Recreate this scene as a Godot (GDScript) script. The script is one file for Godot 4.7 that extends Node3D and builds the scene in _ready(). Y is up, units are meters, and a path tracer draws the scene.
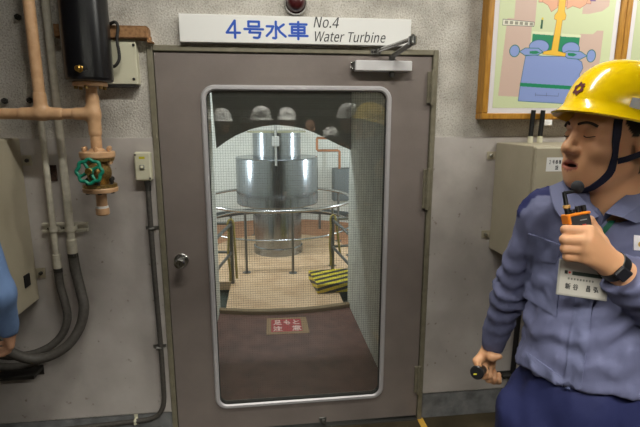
extends Node3D

# ---------------------------------------------------------------- picture geometry
const F := 465.0
const PITCH := 11.38
const YAW := 6.9
const EYE := Vector3(0, 1.68, 2.306)
var ax_r: Vector3
var ax_u: Vector3
var ax_f: Vector3
var org := {}
var used := {}
var M := {}

func ray(px: float, py: float) -> Vector3:
	return ax_f + ax_r * ((px - 320.0) / F) - ax_u * ((py - 213.5) / F)
func P(px: float, py: float, w: float) -> Vector3:          # pixel + depth -> point
	return EYE + ray(px, py) * w
func W(px: float, py: float, z := 0.0) -> Vector3:          # pixel on a plane parallel to the door wall
	var d := ray(px, py)
	return EYE + d * ((z - EYE.z) / d.z)
func G(px: float, py: float, y := 0.0) -> Vector3:          # pixel on a level plane
	var d := ray(px, py)
	return EYE + d * ((y - EYE.y) / d.y)
func X(px: float, py: float, x: float) -> Vector3:          # pixel on a plane across the corridor
	var d := ray(px, py)
	return EYE + d * ((x - EYE.x) / d.x)
func c8(r: float, g: float, b: float) -> Color:
	return Color(r / 255.0, g / 255.0, b / 255.0)
func lin(r: float, g: float, b: float) -> Color:
	return c8(r, g, b).srgb_to_linear()

# ---------------------------------------------------------------- mesh builder
class MB:
	var v := PackedVector3Array()
	var n := PackedVector3Array()
	var c := PackedColorArray()
	var t := PackedVector2Array()
	var ix := PackedInt32Array()
	var col := Color(1, 1, 1)
	var use_uv := false

	func vert(p: Vector3, nn: Vector3, uv := Vector2.ZERO) -> int:
		v.append(p); n.append(nn); c.append(col); t.append(uv)
		return v.size() - 1
	func face(a: int, b: int, d: int) -> void:
		var g := (v[d] - v[a]).cross(v[b] - v[a])
		if g.dot(n[a] + n[b] + n[d]) < 0.0:
			ix.append(a); ix.append(d); ix.append(b)
		else:
			ix.append(a); ix.append(b); ix.append(d)
	func quad(a: Vector3, b: Vector3, d: Vector3, e: Vector3, nn: Vector3) -> void:
		var i := vert(a, nn, Vector2(0, 1)); vert(b, nn, Vector2(1, 1)); vert(d, nn, Vector2(1, 0)); vert(e, nn, Vector2(0, 0))
		face(i, i + 1, i + 2); face(i, i + 2, i + 3)
	func tri(a: Vector3, b: Vector3, d: Vector3, nn: Vector3) -> void:
		var i := vert(a, nn); vert(b, nn); vert(d, nn)
		face(i, i + 1, i + 2)
	func box(ct: Vector3, size: Vector3, bev := 0.0, bs := Basis()) -> MB:
		var h := size * 0.5
		var b := minf(bev, minf(h.x, minf(h.y, h.z)) * 0.9)
		for ax in 3:
			var u := (ax + 1) % 3
			var w := (ax + 2) % 3
			for s in [-1.0, 1.0]:
				var pts := []
				for q in [[-1, -1], [1, -1], [1, 1], [-1, 1]]:
					var p := Vector3.ZERO
					p[ax] = s * h[ax]; p[u] = q[0] * (h[u] - b); p[w] = q[1] * (h[w] - b)
					pts.append(ct + bs * p)
				var nn := Vector3.ZERO
				nn[ax] = s
				quad(pts[0], pts[1], pts[2], pts[3], bs * nn)
				if b > 0.0:
					for s2 in [-1.0, 1.0]:      # edge between face ax,s and face u,s2 running along w
						var e := []
						for q in [-1.0, 1.0]:
							var p1 := Vector3.ZERO
							p1[ax] = s * h[ax]; p1[u] = s2 * (h[u] - b); p1[w] = q * (h[w] - b)
							var p2 := Vector3.ZERO
							p2[ax] = s * (h[ax] - b); p2[u] = s2 * h[u]; p2[w] = q * (h[w] - b)
							e.append([ct + bs * p1, ct + bs * p2])
						var en := Vector3.ZERO
						en[ax] = s; en[u] = s2
						quad(e[0][0], e[0][1], e[1][1], e[1][0], bs * en.normalized())
		if b > 0.0:
			for sx in [-1.0, 1.0]:
				for sy in [-1.0, 1.0]:
					for sz in [-1.0, 1.0]:
						var k := Vector3(sx, sy, sz)
						tri(ct + bs * (k * Vector3(h.x, h.y - b, h.z - b)), ct + bs * (k * Vector3(h.x - b, h.y, h.z - b)), ct + bs * (k * Vector3(h.x - b, h.y - b, h.z)), bs * k.normalized())
		return self
	func span(a: Vector3, b: Vector3, bev := 0.0) -> MB:         # box between two corners
		return box((a + b) * 0.5, (b - a).abs(), bev)
	func prism(poly: PackedVector2Array, z0: float, z1: float, xf := Transform3D()) -> MB:
		var tr := Geometry2D.triangulate_polygon(poly)
		for s in 2:
			var z: float = z0 if s == 0 else z1
			var nn := xf.basis * Vector3(0, 0, -1.0 if (s == 0) == (z0 < z1) else 1.0)
			var base := v.size()
			for p in poly:
				vert(xf * Vector3(p.x, p.y, z), nn)
			for i in range(0, tr.size(), 3):
				face(base + tr[i], base + tr[i + 1], base + tr[i + 2])
		for i in poly.size():
			var a := poly[i]
			var b := poly[(i + 1) % poly.size()]
			var A0 := xf * Vector3(a.x, a.y, z0); var A1 := xf * Vector3(a.x, a.y, z1)
			var B0 := xf * Vector3(b.x, b.y, z0); var B1 := xf * Vector3(b.x, b.y, z1)
			var nn := (B0 - A0).cross(A1 - A0)
			if nn.length() > 1e-12:
				quad(A0, B0, B1, A1, nn.normalized())
		return self
	func loft(loops: Array, closed := true, soft := false) -> MB:   # loops: arrays of points, same count
		var m: int = loops[0].size()
		var cnt := m if closed else m - 1
		if soft:
			var base := v.size()
			for l in loops.size():
				for i in m:
					var i0 := (i - 1 + m) % m if closed else maxi(i - 1, 0)
					var i1 := (i + 1) % m if closed else mini(i + 1, m - 1)
					var l0 := maxi(l - 1, 0)
					var l1 := mini(l + 1, loops.size() - 1)
					var du: Vector3 = loops[l][i1] - loops[l][i0]
					var dv: Vector3 = loops[l1][i] - loops[l0][i]
					if du.length() < 1e-7:
						du = loops[l1][i1] - loops[l1][i0] if l == 0 else loops[l0][i1] - loops[l0][i0]
					vert(loops[l][i], du.cross(dv).normalized(), Vector2(float(i) / cnt, float(l) / (loops.size() - 1)))
			for l in loops.size() - 1:
				for i in cnt:
					var j := (i + 1) % m
					face(base + l * m + i, base + l * m + j, base + (l + 1) * m + j)
					face(base + l * m + i, base + (l + 1) * m + j, base + (l + 1) * m + i)
			return self
		for l in loops.size() - 1:
			var fn := []
			for i in cnt:
				var j := (i + 1) % m
				fn.append(((loops[l][j] - loops[l][i]) + (loops[l + 1][j] - loops[l + 1][i])).cross((loops[l + 1][i] - loops[l][i]) + (loops[l + 1][j] - loops[l][j])).normalized())
			var base := v.size()
			for i in m:
				var a: Vector3 = fn[(i - 1 + cnt) % cnt] if (closed or i > 0) else fn[0]
				var b: Vector3 = fn[i] if i < cnt else fn[cnt - 1]
				var nn: Vector3 = (a + b).normalized()
				vert(loops[l][i], nn, Vector2(float(i) / cnt, float(l) / (loops.size() - 1))); vert(loops[l + 1][i], nn, Vector2(float(i) / cnt, float(l + 1) / (loops.size() - 1)))
			for i in cnt:
				var j := (i + 1) % m
				face(base + 2 * i, base + 2 * j, base + 2 * j + 1)
				face(base + 2 * i, base + 2 * j + 1, base + 2 * i + 1)
		return self
	func lathe(prof: Array, xf: Transform3D, seg := 24, soft := false, a0 := 0.0, a1 := TAU) -> MB:   # prof: Vector2(radius, height along y)
		var loops := []
		var full := absf(a1 - a0) > TAU - 0.001
		var k := seg if full else seg + 1
		for p in prof:
			var l := []
			for i in k:
				var a := a0 + (a1 - a0) * i / seg
				l.append(xf * Vector3(cos(a) * p.x, p.y, sin(a) * p.x))
			loops.append(l)
		return loft(loops, full, soft)
	func cyl(a: Vector3, b: Vector3, r0: float, r1 := -1.0, seg := 16, bev := 0.0) -> MB:
		if r1 < 0.0: r1 = r0
		var y := (b - a).normalized()
		var x := y.cross(Vector3.FORWARD if absf(y.z) < 0.9 else Vector3.RIGHT).normalized()
		var xf := Transform3D(Basis(x, y, x.cross(y)), a)
		var L := (b - a).length()
		if bev > 0.0:
			return lathe([Vector2(0.0001, 0), Vector2(r0 - bev, 0), Vector2(r0, bev), Vector2(r1, L - bev), Vector2(r1 - bev, L), Vector2(0.0001, L)], xf, seg)
		return lathe([Vector2(0.0001, 0), Vector2(r0, 0), Vector2(r1, L), Vector2(0.0001, L)], xf, seg)
	func tube(pts: Array, r: float, seg := 10, closed := false) -> MB:
		var loops := []
		var up := Vector3.ZERO
		var m := pts.size()
		for i in (m + 1 if closed else m):
			var q := i % m
			var a: Vector3 = pts[(q - 1 + m) % m] if (closed or q > 0) else pts[q]
			var b: Vector3 = pts[(q + 1) % m] if (closed or q < m - 1) else pts[q]
			var d := (b - a).normalized()
			if up == Vector3.ZERO:
				up = d.cross(Vector3.UP if absf(d.y) < 0.9 else Vector3.RIGHT).normalized()
			up = (up - d * up.dot(d)).normalized()
			var s := d.cross(up)
			var l := []
			for k in seg:
				var an := TAU * k / seg
				l.append(pts[q] + (up * cos(an) + s * sin(an)) * r)
			loops.append(l)
		loft(loops, true, true)
		if not closed:
			for e in [0, loops.size() - 1]:
				var nn: Vector3 = (pts[0] - pts[1]).normalized() if e == 0 else (pts[m - 1] - pts[m - 2]).normalized()
				var ce := vert(pts[0] if e == 0 else pts[m - 1], nn)
				var base := v.size()
				for q in loops[e]: vert(q, nn)
				for k in seg: face(ce, base + k, base + (k + 1) % seg)
		return self
	func ball(ct: Vector3, rad: Vector3, bs := Basis(), seg := 16, rows := 10, t0 := 0.0, t1 := PI) -> MB:
		var loops := []
		for i in rows + 1:
			var th := t0 + (t1 - t0) * i / rows
			var l := []
			for k in seg:
				var an := TAU * k / seg
				l.append(ct + bs * (Vector3(sin(th) * cos(an), cos(th), sin(th) * sin(an)) * rad))
			loops.append(l)
		var b0 := v.size()
		loft(loops, true, true)
		for i in range(b0, v.size()):
			var q := bs.inverse() * (v[i] - ct)
			n[i] = (bs * (q / (rad * rad))).normalized()
		return self
	func ribbon(pts: Array, nrm: Array, width: float, th := 0.0015) -> MB:
		var L := [[], [], [], []]
		var loops := []
		for i in pts.size():
			var a: Vector3 = pts[maxi(i - 1, 0)]
			var b: Vector3 = pts[mini(i + 1, pts.size() - 1)]
			var nn: Vector3 = nrm[i]
			var s := (b - a).cross(nn).normalized() * width * 0.5
			loops.append([pts[i] - s, pts[i] + s, pts[i] + s + nn * th, pts[i] - s + nn * th])
		var flat := []
		for k in 4:
			var l0 := []
			var l1 := []
			for i in pts.size():
				l0.append(loops[i][k]); l1.append(loops[i][(k + 1) % 4])
			loft([l0, l1], false)
		return self
	func sheet(g: Array, gn: Array, th: float) -> MB:         # g: rows of points, gn: rows of normals; a sheet of thickness th laid on the points
		var R := g.size()
		var C: int = g[0].size()
		var base := v.size()
		for i in R:
			for j in C:
				vert(g[i][j] + gn[i][j] * th, gn[i][j], Vector2(float(j) / (C - 1), float(i) / (R - 1)))
		for i in R - 1:
			for j in C - 1:
				var a := base + i * C + j
				face(a, a + 1, a + C + 1); face(a, a + C + 1, a + C)
		var rim := []
		for j in C: rim.append([0, j])
		for i in range(1, R): rim.append([i, C - 1])
		for j in range(C - 2, -1, -1): rim.append([R - 1, j])
		for i in range(R - 2, 0, -1): rim.append([i, 0])
		var l0 := []
		var l1 := []
		for q in rim:
			l0.append(g[q[0]][q[1]] - gn[q[0]][q[1]] * 0.002); l1.append(g[q[0]][q[1]] + gn[q[0]][q[1]] * th)
		loft([l0, l1], true)
		return self

# ---------------------------------------------------------------- smooth solids
class Prim:
	var kind := 0
	var a: Vector3
	var b: Vector3
	var ra := 0.0
	var rb := 0.0
	var k := 0.02
	var inv := Basis()
	var rad: Vector3
	var clip := false
	var cn: Vector3
	var cp: Vector3
	var sub := false
	var tag := 0
	var bc: Vector3
	var br := 0.0
	func dist(p: Vector3) -> float:
		var d: float
		if kind == 0:
			var pa := p - a
			var ba := b - a
			var h := clampf(pa.dot(ba) / maxf(ba.length_squared(), 1e-9), 0.0, 1.0)
			d = (pa - ba * h).length() - lerpf(ra, rb, h)
		else:
			var q := inv * (p - a)
			var e := q / rad
			var k0 := e.length()
			var k1 := (e / rad).length()
			d = k0 * (k0 - 1.0) / k1 if k1 > 1e-6 else -rad.x
		if clip:
			d = maxf(d, (p - cp).dot(cn))
		return d

class Solid:
	var pr: Array[Prim] = []
	var warp = null
	func cap(a: Vector3, b: Vector3, ra: float, rb: float, k := 0.02, tag := 0) -> Prim:
		var q := Prim.new()
		q.a = a; q.b = b; q.ra = ra; q.rb = rb; q.k = k; q.tag = tag
		q.bc = (a + b) * 0.5; q.br = (b - a).length() * 0.5 + maxf(ra, rb)
		pr.append(q)
		return q
	func ell(a: Vector3, rad: Vector3, bs := Basis(), k := 0.02, tag := 0) -> Prim:
		var q := Prim.new()
		q.kind = 1; q.a = a; q.rad = rad; q.inv = bs.inverse(); q.k = k; q.tag = tag
		q.bc = a; q.br = maxf(rad.x, maxf(rad.y, rad.z))
		pr.append(q)
		return q
	func chain(pts: Array, rs: Array, k := 0.01, tag := 0) -> void:
		for i in pts.size() - 1:
			cap(pts[i], pts[i + 1], rs[i], rs[i + 1], k, tag)
	func at(p: Vector3) -> float:
		var d := 10.0
		for q in pr:
			if q.sub:
				var e := -q.dist(p)
				var h := maxf(q.k - absf(d - e), 0.0) / q.k
				d = maxf(d, e) + h * h * q.k * 0.25
			else:
				if (p - q.bc).length() - q.br > d + q.k:
					continue
				var e := q.dist(p)
				var h := maxf(q.k - absf(d - e), 0.0) / q.k
				d = minf(d, e) - h * h * q.k * 0.25
		if d < 0.05 and d > -0.05 and warp != null:
			d += warp.call(p)
		return d
	func nearest(p: Vector3) -> int:
		var bd := 10.0
		var tg := 0
		for q in pr:
			if q.sub: continue
			var e := q.dist(p)
			if e < bd:
				bd = e; tg = q.tag
		return tg
	func grad(p: Vector3) -> Vector3:
		var e := 0.002
		return Vector3(at(p + Vector3(e, 0, 0)) - at(p - Vector3(e, 0, 0)), at(p + Vector3(0, e, 0)) - at(p - Vector3(0, e, 0)), at(p + Vector3(0, 0, e)) - at(p - Vector3(0, 0, e))).normalized()
	func hit(o: Vector3, d: Vector3, far := 4.0) -> Vector3:      # first point of the surface along a ray
		var dn := d.normalized()
		var s := 0.2
		for i in 120:
			var e := at(o + dn * s)
			if e < 0.0006: break
			s += e * 0.8
			if s > far: break
		return o + dn * s
	func mesh(mb: MB, cell: float, paint = null, margin := 0.03) -> void:
		var lo := Vector3(1e9, 1e9, 1e9)
		var hi := -lo
		for q in pr:
			if q.sub: continue
			lo = lo.min(q.bc - Vector3.ONE * (q.br + margin)); hi = hi.max(q.bc + Vector3.ONE * (q.br + margin))
		var BL := 4
		var nb := Vector3i(((hi - lo) / (cell * BL)).ceil()) + Vector3i.ONE
		var nx := nb.x * BL + 1
		var ny := nb.y * BL + 1
		var nz := nb.z * BL + 1
		var val := PackedFloat32Array()
		val.resize(nx * ny * nz)
		val.fill(1e6)
		var vid := PackedInt32Array()
		vid.resize(nx * ny * nz)
		vid.fill(-1)
		var act := []
		var reach := cell * BL * 0.87 * 1.35 + 0.012
		for bz in nb.z:
			for by in nb.y:
				for bx in nb.x:
					var ct := lo + Vector3(bx + 0.5, by + 0.5, bz + 0.5) * cell * BL
					if absf(at(ct)) > reach: continue
					act.append(Vector3i(bx, by, bz) * BL)
					for k in BL + 1:
						for j in BL + 1:
							var row := (bx * BL) + nx * ((by * BL + j) + ny * (bz * BL + k))
							for i in BL + 1:
								if val[row + i] > 9e5:
									val[row + i] = at(lo + Vector3(bx * BL + i, by * BL + j, bz * BL + k) * cell)
		var off := [0, 1, nx, nx + 1, nx * ny, nx * ny + 1, nx * ny + nx, nx * ny + nx + 1]
		var cor := [Vector3(0, 0, 0), Vector3(1, 0, 0), Vector3(0, 1, 0), Vector3(1, 1, 0), Vector3(0, 0, 1), Vector3(1, 0, 1), Vector3(0, 1, 1), Vector3(1, 1, 1)]
		var edges := [[0, 1], [2, 3], [4, 5], [6, 7], [0, 2], [1, 3], [4, 6], [5, 7], [0, 4], [1, 5], [2, 6], [3, 7]]
		var first := mb.v.size()
		var cells := []
		for b in act:
			for k in BL:
				for j in BL:
					for i in BL:
						var at0: int = (b.x + i) + nx * ((b.y + j) + ny * (b.z + k))
						var neg := 0
						for o in off:
							if val[at0 + o] < 0.0: neg += 1
						if neg == 0 or neg == 8: continue
						var s := Vector3.ZERO
						var cnt := 0
						for e in edges:
							var va := val[at0 + off[e[0]]]
							var vb := val[at0 + off[e[1]]]
							if (va < 0.0) != (vb < 0.0):
								s += cor[e[0]].lerp(cor[e[1]], va / (va - vb)); cnt += 1
						var p := lo + (Vector3(b.x + i, b.y + j, b.z + k) + s / cnt) * cell
						if paint != null: mb.col = paint.call(p)
						vid[at0] = mb.vert(p, Vector3.ZERO)
						cells.append(at0)
		var ax := [[1, nx, nx * ny], [nx, nx * ny, 1], [nx * ny, 1, nx]]
		for at0 in cells:
			for a in ax:
				if (val[at0] < 0.0) == (val[at0 + a[0]] < 0.0): continue
				if at0 - a[1] - a[2] < 0: continue
				var i0 := vid[at0]
				var i1 := vid[at0 - a[1]]
				var i2 := vid[at0 - a[1] - a[2]]
				var i3 := vid[at0 - a[2]]
				if i1 < 0 or i2 < 0 or i3 < 0: continue
				var flip: bool = val[at0] < 0.0
				for tr in [[i0, i1, i2], [i0, i2, i3]]:
					var q0: int = tr[0]
					var q1: int = tr[2] if flip else tr[1]
					var q2: int = tr[1] if flip else tr[2]
					var nn := (mb.v[q2] - mb.v[q0]).cross(mb.v[q1] - mb.v[q0])
					mb.n[q0] += nn; mb.n[q1] += nn; mb.n[q2] += nn
					mb.ix.append(q0); mb.ix.append(q1); mb.ix.append(q2)
		for i in range(first, mb.v.size()):
			mb.n[i] = mb.n[i].normalized()
		mb.col = Color(1, 1, 1)

# ---------------------------------------------------------------- nodes
func numbered(called: String) -> String:
	used[called] = used.get(called, -1) + 1
	return called if used[called] == 0 else "%s_%03d" % [called, used[called]]
func thing(called: String, label: String, category: String, at := Vector3.ZERO, group := "") -> Node3D:
	var o := Node3D.new()
	o.name = numbered(called)
	add_child(o)
	o.position = at
	org[o] = at
	o.set_meta("label", label); o.set_meta("category", category)
	if group: o.set_meta("group", group)
	return o
func obj(called: String, mb: MB, m: Material, parent: Node3D = null) -> MeshInstance3D:
	var o := MeshInstance3D.new()
	var base := Vector3.ZERO
	if parent == null:
		var lo := Vector3(1e9, 1e9, 1e9)
		var hi := -lo
		for p in mb.v:
			lo = lo.min(p); hi = hi.max(p)
		base = Vector3((lo.x + hi.x) * 0.5, lo.y, (lo.z + hi.z) * 0.5)
		o.name = numbered(called)
		add_child(o)
		o.position = base
	else:
		base = org[parent]
		o.name = called
		parent.add_child(o, true)
	org[o] = base
	var vv := PackedVector3Array()
	vv.resize(mb.v.size())
	for i in mb.v.size(): vv[i] = mb.v[i] - base
	var arr := []
	arr.resize(Mesh.ARRAY_MAX)
	arr[Mesh.ARRAY_VERTEX] = vv
	arr[Mesh.ARRAY_NORMAL] = mb.n
	arr[Mesh.ARRAY_COLOR] = mb.c
	arr[Mesh.ARRAY_TEX_UV] = mb.t
	arr[Mesh.ARRAY_INDEX] = mb.ix
	var am := ArrayMesh.new()
	am.add_surface_from_arrays(Mesh.PRIMITIVE_TRIANGLES, arr)
	o.mesh = am
	o.material_override = null
	o.set_surface_override_material(0, m)
	return o
func tag(o: Node, label: String, category: String, group := "", kind := "") -> Node:
	o.set_meta("label", label); o.set_meta("category", category)
	if group: o.set_meta("group", group)
	if kind: o.set_meta("kind", kind)
	return o
func struct_of(called: String, mb: MB, m: Material, label: String, category: String) -> MeshInstance3D:
	var o := obj(called, mb, m)
	tag(o, label, category, "", "structure")
	return o
func mat(color: Color, rough := 0.6, metal := 0.0, spec := 0.5) -> StandardMaterial3D:
	var m := StandardMaterial3D.new()
	m.albedo_color = color; m.roughness = rough; m.metallic = metal; m.metallic_specular = spec
	return m
func noise_tex(seed_: int, freq: float, ramp: Array, size := 512, oct := 5, type := FastNoiseLite.TYPE_SIMPLEX_SMOOTH) -> NoiseTexture2D:
	var nz := FastNoiseLite.new()
	nz.seed = seed_; nz.frequency = freq; nz.noise_type = type; nz.fractal_octaves = oct
	var g := Gradient.new()
	var offs := PackedFloat32Array()
	var cs := PackedColorArray()
	for r in ramp:
		offs.append(r[0]); cs.append(r[1])
	g.offsets = offs; g.colors = cs
	var tx := NoiseTexture2D.new()
	tx.width = size; tx.height = size; tx.seamless = true; tx.noise = nz; tx.color_ramp = g
	return tx
func noise_mat(seed_: int, freq: float, ramp: Array, rough: float, scale: float, relief := 0.0, relief_freq := 0.05, metal := 0.0) -> StandardMaterial3D:
	var m := mat(Color(1, 1, 1), rough, metal)
	m.albedo_texture = noise_tex(seed_, freq, ramp)
	m.uv1_triplanar = true; m.uv1_world_triplanar = true
	m.uv1_scale = Vector3.ONE * scale
	if relief > 0.0:
		m.heightmap_enabled = true
		m.heightmap_scale = relief
		m.heightmap_texture = noise_tex(seed_ + 7, relief_freq, [[0.0, Color.BLACK], [1.0, Color.WHITE]])
	return m
func print_mat(im: Image, rough := 0.5) -> StandardMaterial3D:
	var m := mat(Color(1, 1, 1), rough)
	m.albedo_texture = ImageTexture.create_from_image(im)
	m.texture_repeat = false
	return m

# ---------------------------------------------------------------- flat print
func stroke(im: Image, a: Vector2, b: Vector2, r: float, col: Color) -> void:
	var lo := Vector2i((a.min(b) - Vector2(r + 1, r + 1)).floor()).max(Vector2i.ZERO)
	var hi := Vector2i((a.max(b) + Vector2(r + 1, r + 1)).ceil()).min(Vector2i(im.get_width() - 1, im.get_height() - 1))
	for y in range(lo.y, hi.y + 1):
		for x in range(lo.x, hi.x + 1):
			var p := Vector2(x + 0.5, y + 0.5)
			var d := p.distance_to(Geometry2D.get_closest_point_to_segment(p, a, b)) - r
			if d < 0.5:
				im.set_pixel(x, y, im.get_pixel(x, y).lerp(col, clampf(0.5 - d, 0.0, 1.0)))
func glyph(im: Image, ch: String, at: Vector2, size: Vector2, r: float, col: Color) -> void:
	for line in GLYPHS[ch]:
		for i in range(0, line.size() - 3, 2):
			stroke(im, at + Vector2(line[i], line[i + 1]) * size, at + Vector2(line[i + 2], line[i + 3]) * size, r, col)
func fill(im: Image, pts: Array, col: Color, edge := Color(0, 0, 0, 0), r := 0.8) -> void:
	var poly := PackedVector2Array(pts)
	var lo := Vector2(1e9, 1e9)
	var hi := -lo
	for p in poly:
		lo = lo.min(p); hi = hi.max(p)
	for y in range(maxi(0, int(lo.y)), mini(im.get_height(), int(hi.y) + 1)):
		var xs := []
		for i in poly.size():
			var a := poly[i]
			var b := poly[(i + 1) % poly.size()]
			var yy := y + 0.5
			if (a.y <= yy) != (b.y <= yy):
				xs.append(a.x + (yy - a.y) / (b.y - a.y) * (b.x - a.x))
		xs.sort()
		for i in range(0, xs.size() - 1, 2):
			var x0 := clampi(roundi(xs[i]), 0, im.get_width())
			var x1 := clampi(roundi(xs[i + 1]), 0, im.get_width())
			if x1 > x0: im.fill_rect(Rect2i(x0, y, x1 - x0, 1), col)
	if edge.a > 0.0:
		for i in poly.size(): stroke(im, poly[i], poly[(i + 1) % poly.size()], r, edge)
func ring_pts(c: Vector2, rx: float, ry: float, n := 28, a0 := 0.0, a1 := TAU) -> Array:
	var l := []
	for i in n: l.append(c + Vector2(cos(a0 + (a1 - a0) * i / n) * rx, sin(a0 + (a1 - a0) * i / n) * ry))
	return l
const GLYPHS := {
	"4": [[0.62, 0.98, 0.62, 0.03, 0.06, 0.7, 0.95, 0.7]],
	"2": [[0.15, 0.25, 0.3, 0.06, 0.65, 0.06, 0.82, 0.25, 0.75, 0.5, 0.12, 0.95, 0.88, 0.95]],
	"号": [[0.24, 0.06, 0.76, 0.06, 0.76, 0.33, 0.24, 0.33, 0.24, 0.06], [0.04, 0.48, 0.96, 0.48], [0.33, 0.48, 0.28, 0.67, 0.82, 0.67, 0.76, 0.92, 0.68, 0.97, 0.5, 0.95]],
	"水": [[0.5, 0.03, 0.5, 0.93, 0.46, 0.97, 0.36, 0.95], [0.06, 0.3, 0.37, 0.3, 0.27, 0.58, 0.05, 0.84], [0.88, 0.18, 0.6, 0.42], [0.54, 0.3, 0.7, 0.6, 0.97, 0.86]],
	"車": [[0.08, 0.15, 0.92, 0.15], [0.18, 0.3, 0.82, 0.3, 0.82, 0.65, 0.18, 0.65, 0.18, 0.3], [0.18, 0.475, 0.82, 0.475], [0.03, 0.8, 0.97, 0.8], [0.5, 0.02, 0.5, 0.99]],
	"足": [[0.26, 0.06, 0.76, 0.06, 0.76, 0.36, 0.26, 0.36, 0.26, 0.06], [0.52, 0.36, 0.52, 0.88], [0.52, 0.58, 0.85, 0.58], [0.3, 0.5, 0.25, 0.75, 0.08, 0.96], [0.24, 0.72, 0.45, 0.9, 0.96, 0.93]],
	"も": [[0.45, 0.04, 0.4, 0.6, 0.46, 0.88, 0.64, 0.94, 0.82, 0.82, 0.84, 0.58], [0.16, 0.32, 0.72, 0.32], [0.14, 0.55, 0.7, 0.55]],
	"と": [[0.3, 0.06, 0.42, 0.48], [0.84, 0.28, 0.42, 0.48, 0.2, 0.7, 0.3, 0.9, 0.55, 0.95, 0.88, 0.92]],
	"注": [[0.1, 0.08, 0.25, 0.2], [0.04, 0.36, 0.2, 0.48], [0.06, 0.94, 0.28, 0.6], [0.55, 0.02, 0.65, 0.14], [0.36, 0.26, 0.96, 0.26], [0.42, 0.56, 0.9, 0.56], [0.32, 0.93, 0.99, 0.93], [0.65, 0.26, 0.65, 0.93]],
	"意": [[0.5, 0.0, 0.5, 0.09], [0.15, 0.1, 0.85, 0.1], [0.34, 0.13, 0.4, 0.24], [0.66, 0.13, 0.6, 0.24], [0.04, 0.27, 0.96, 0.27], [0.22, 0.36, 0.78, 0.36, 0.78, 0.62, 0.22, 0.62, 0.22, 0.36], [0.22, 0.49, 0.78, 0.49], [0.14, 0.74, 0.06, 0.94], [0.3, 0.72, 0.34, 0.92, 0.62, 0.95, 0.7, 0.84], [0.5, 0.7, 0.56, 0.8], [0.8, 0.72, 0.94, 0.9]],
	"機": [[0.04, 0.28, 0.4, 0.28], [0.22, 0.04, 0.22, 0.98], [0.2, 0.36, 0.04, 0.68], [0.24, 0.36, 0.38, 0.54], [0.5, 0.08, 0.44, 0.26, 0.54, 0.38], [0.8, 0.08, 0.74, 0.26, 0.86, 0.38], [0.42, 0.52, 0.98, 0.52], [0.64, 0.04, 0.7, 0.6, 0.96, 0.96], [0.9, 0.62, 0.62, 0.94], [0.5, 0.54, 0.48, 0.78, 0.4, 0.96]],
	"補": [[0.2, 0.02, 0.26, 0.14], [0.06, 0.22, 0.38, 0.22, 0.06, 0.6], [0.24, 0.42, 0.24, 0.98], [0.38, 0.4, 0.28, 0.52], [0.46, 0.18, 0.98, 0.18], [0.52, 0.34, 0.52, 0.96], [0.52, 0.34, 0.92, 0.34, 0.92, 0.94], [0.52, 0.52, 0.92, 0.52], [0.52, 0.7, 0.92, 0.7], [0.72, 0.04, 0.72, 0.96]],
	"盤": [[0.1, 0.08, 0.44, 0.08, 0.44, 0.5], [0.1, 0.08, 0.08, 0.5], [0.04, 0.3, 0.5, 0.3], [0.56, 0.06, 0.86, 0.06, 0.86, 0.24], [0.56, 0.32, 0.9, 0.32, 0.56, 0.56], [0.62, 0.36, 0.92, 0.56], [0.16, 0.64, 0.84, 0.64, 0.84, 0.94], [0.16, 0.64, 0.16, 0.94], [0.38, 0.64, 0.38, 0.94], [0.62, 0.64, 0.62, 0.94], [0.02, 0.95, 0.98, 0.95]],
	"新": [[0.26, 0.02, 0.26, 0.14], [0.06, 0.16, 0.48, 0.16], [0.14, 0.2, 0.18, 0.32], [0.4, 0.2, 0.34, 0.32], [0.02, 0.36, 0.52, 0.36], [0.27, 0.36, 0.27, 0.96], [0.06, 0.56, 0.48, 0.56], [0.24, 0.6, 0.04, 0.84], [0.32, 0.6, 0.46, 0.76], [0.92, 0.06, 0.62, 0.16, 0.62, 0.6, 0.54, 0.94], [0.62, 0.42, 0.98, 0.42], [0.82, 0.42, 0.82, 0.98]],
	"谷": [[0.34, 0.06, 0.1, 0.3], [0.66, 0.06, 0.92, 0.3], [0.5, 0.24, 0.06, 0.62], [0.5, 0.24, 0.96, 0.62], [0.26, 0.62, 0.76, 0.62, 0.76, 0.96, 0.26, 0.96, 0.26, 0.62]],
	"昌": [[0.26, 0.04, 0.74, 0.04, 0.74, 0.44, 0.26, 0.44, 0.26, 0.04], [0.26, 0.24, 0.74, 0.24], [0.16, 0.54, 0.84, 0.54, 0.84, 0.97, 0.16, 0.97, 0.16, 0.54], [0.16, 0.75, 0.84, 0.75]],
	"弘": [[0.06, 0.08, 0.42, 0.08, 0.42, 0.34, 0.1, 0.34, 0.08, 0.58, 0.42, 0.58, 0.38, 0.94, 0.22, 0.92], [0.66, 0.06, 0.5, 0.84, 0.92, 0.78], [0.8, 0.52, 0.96, 0.94]],
}

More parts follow.
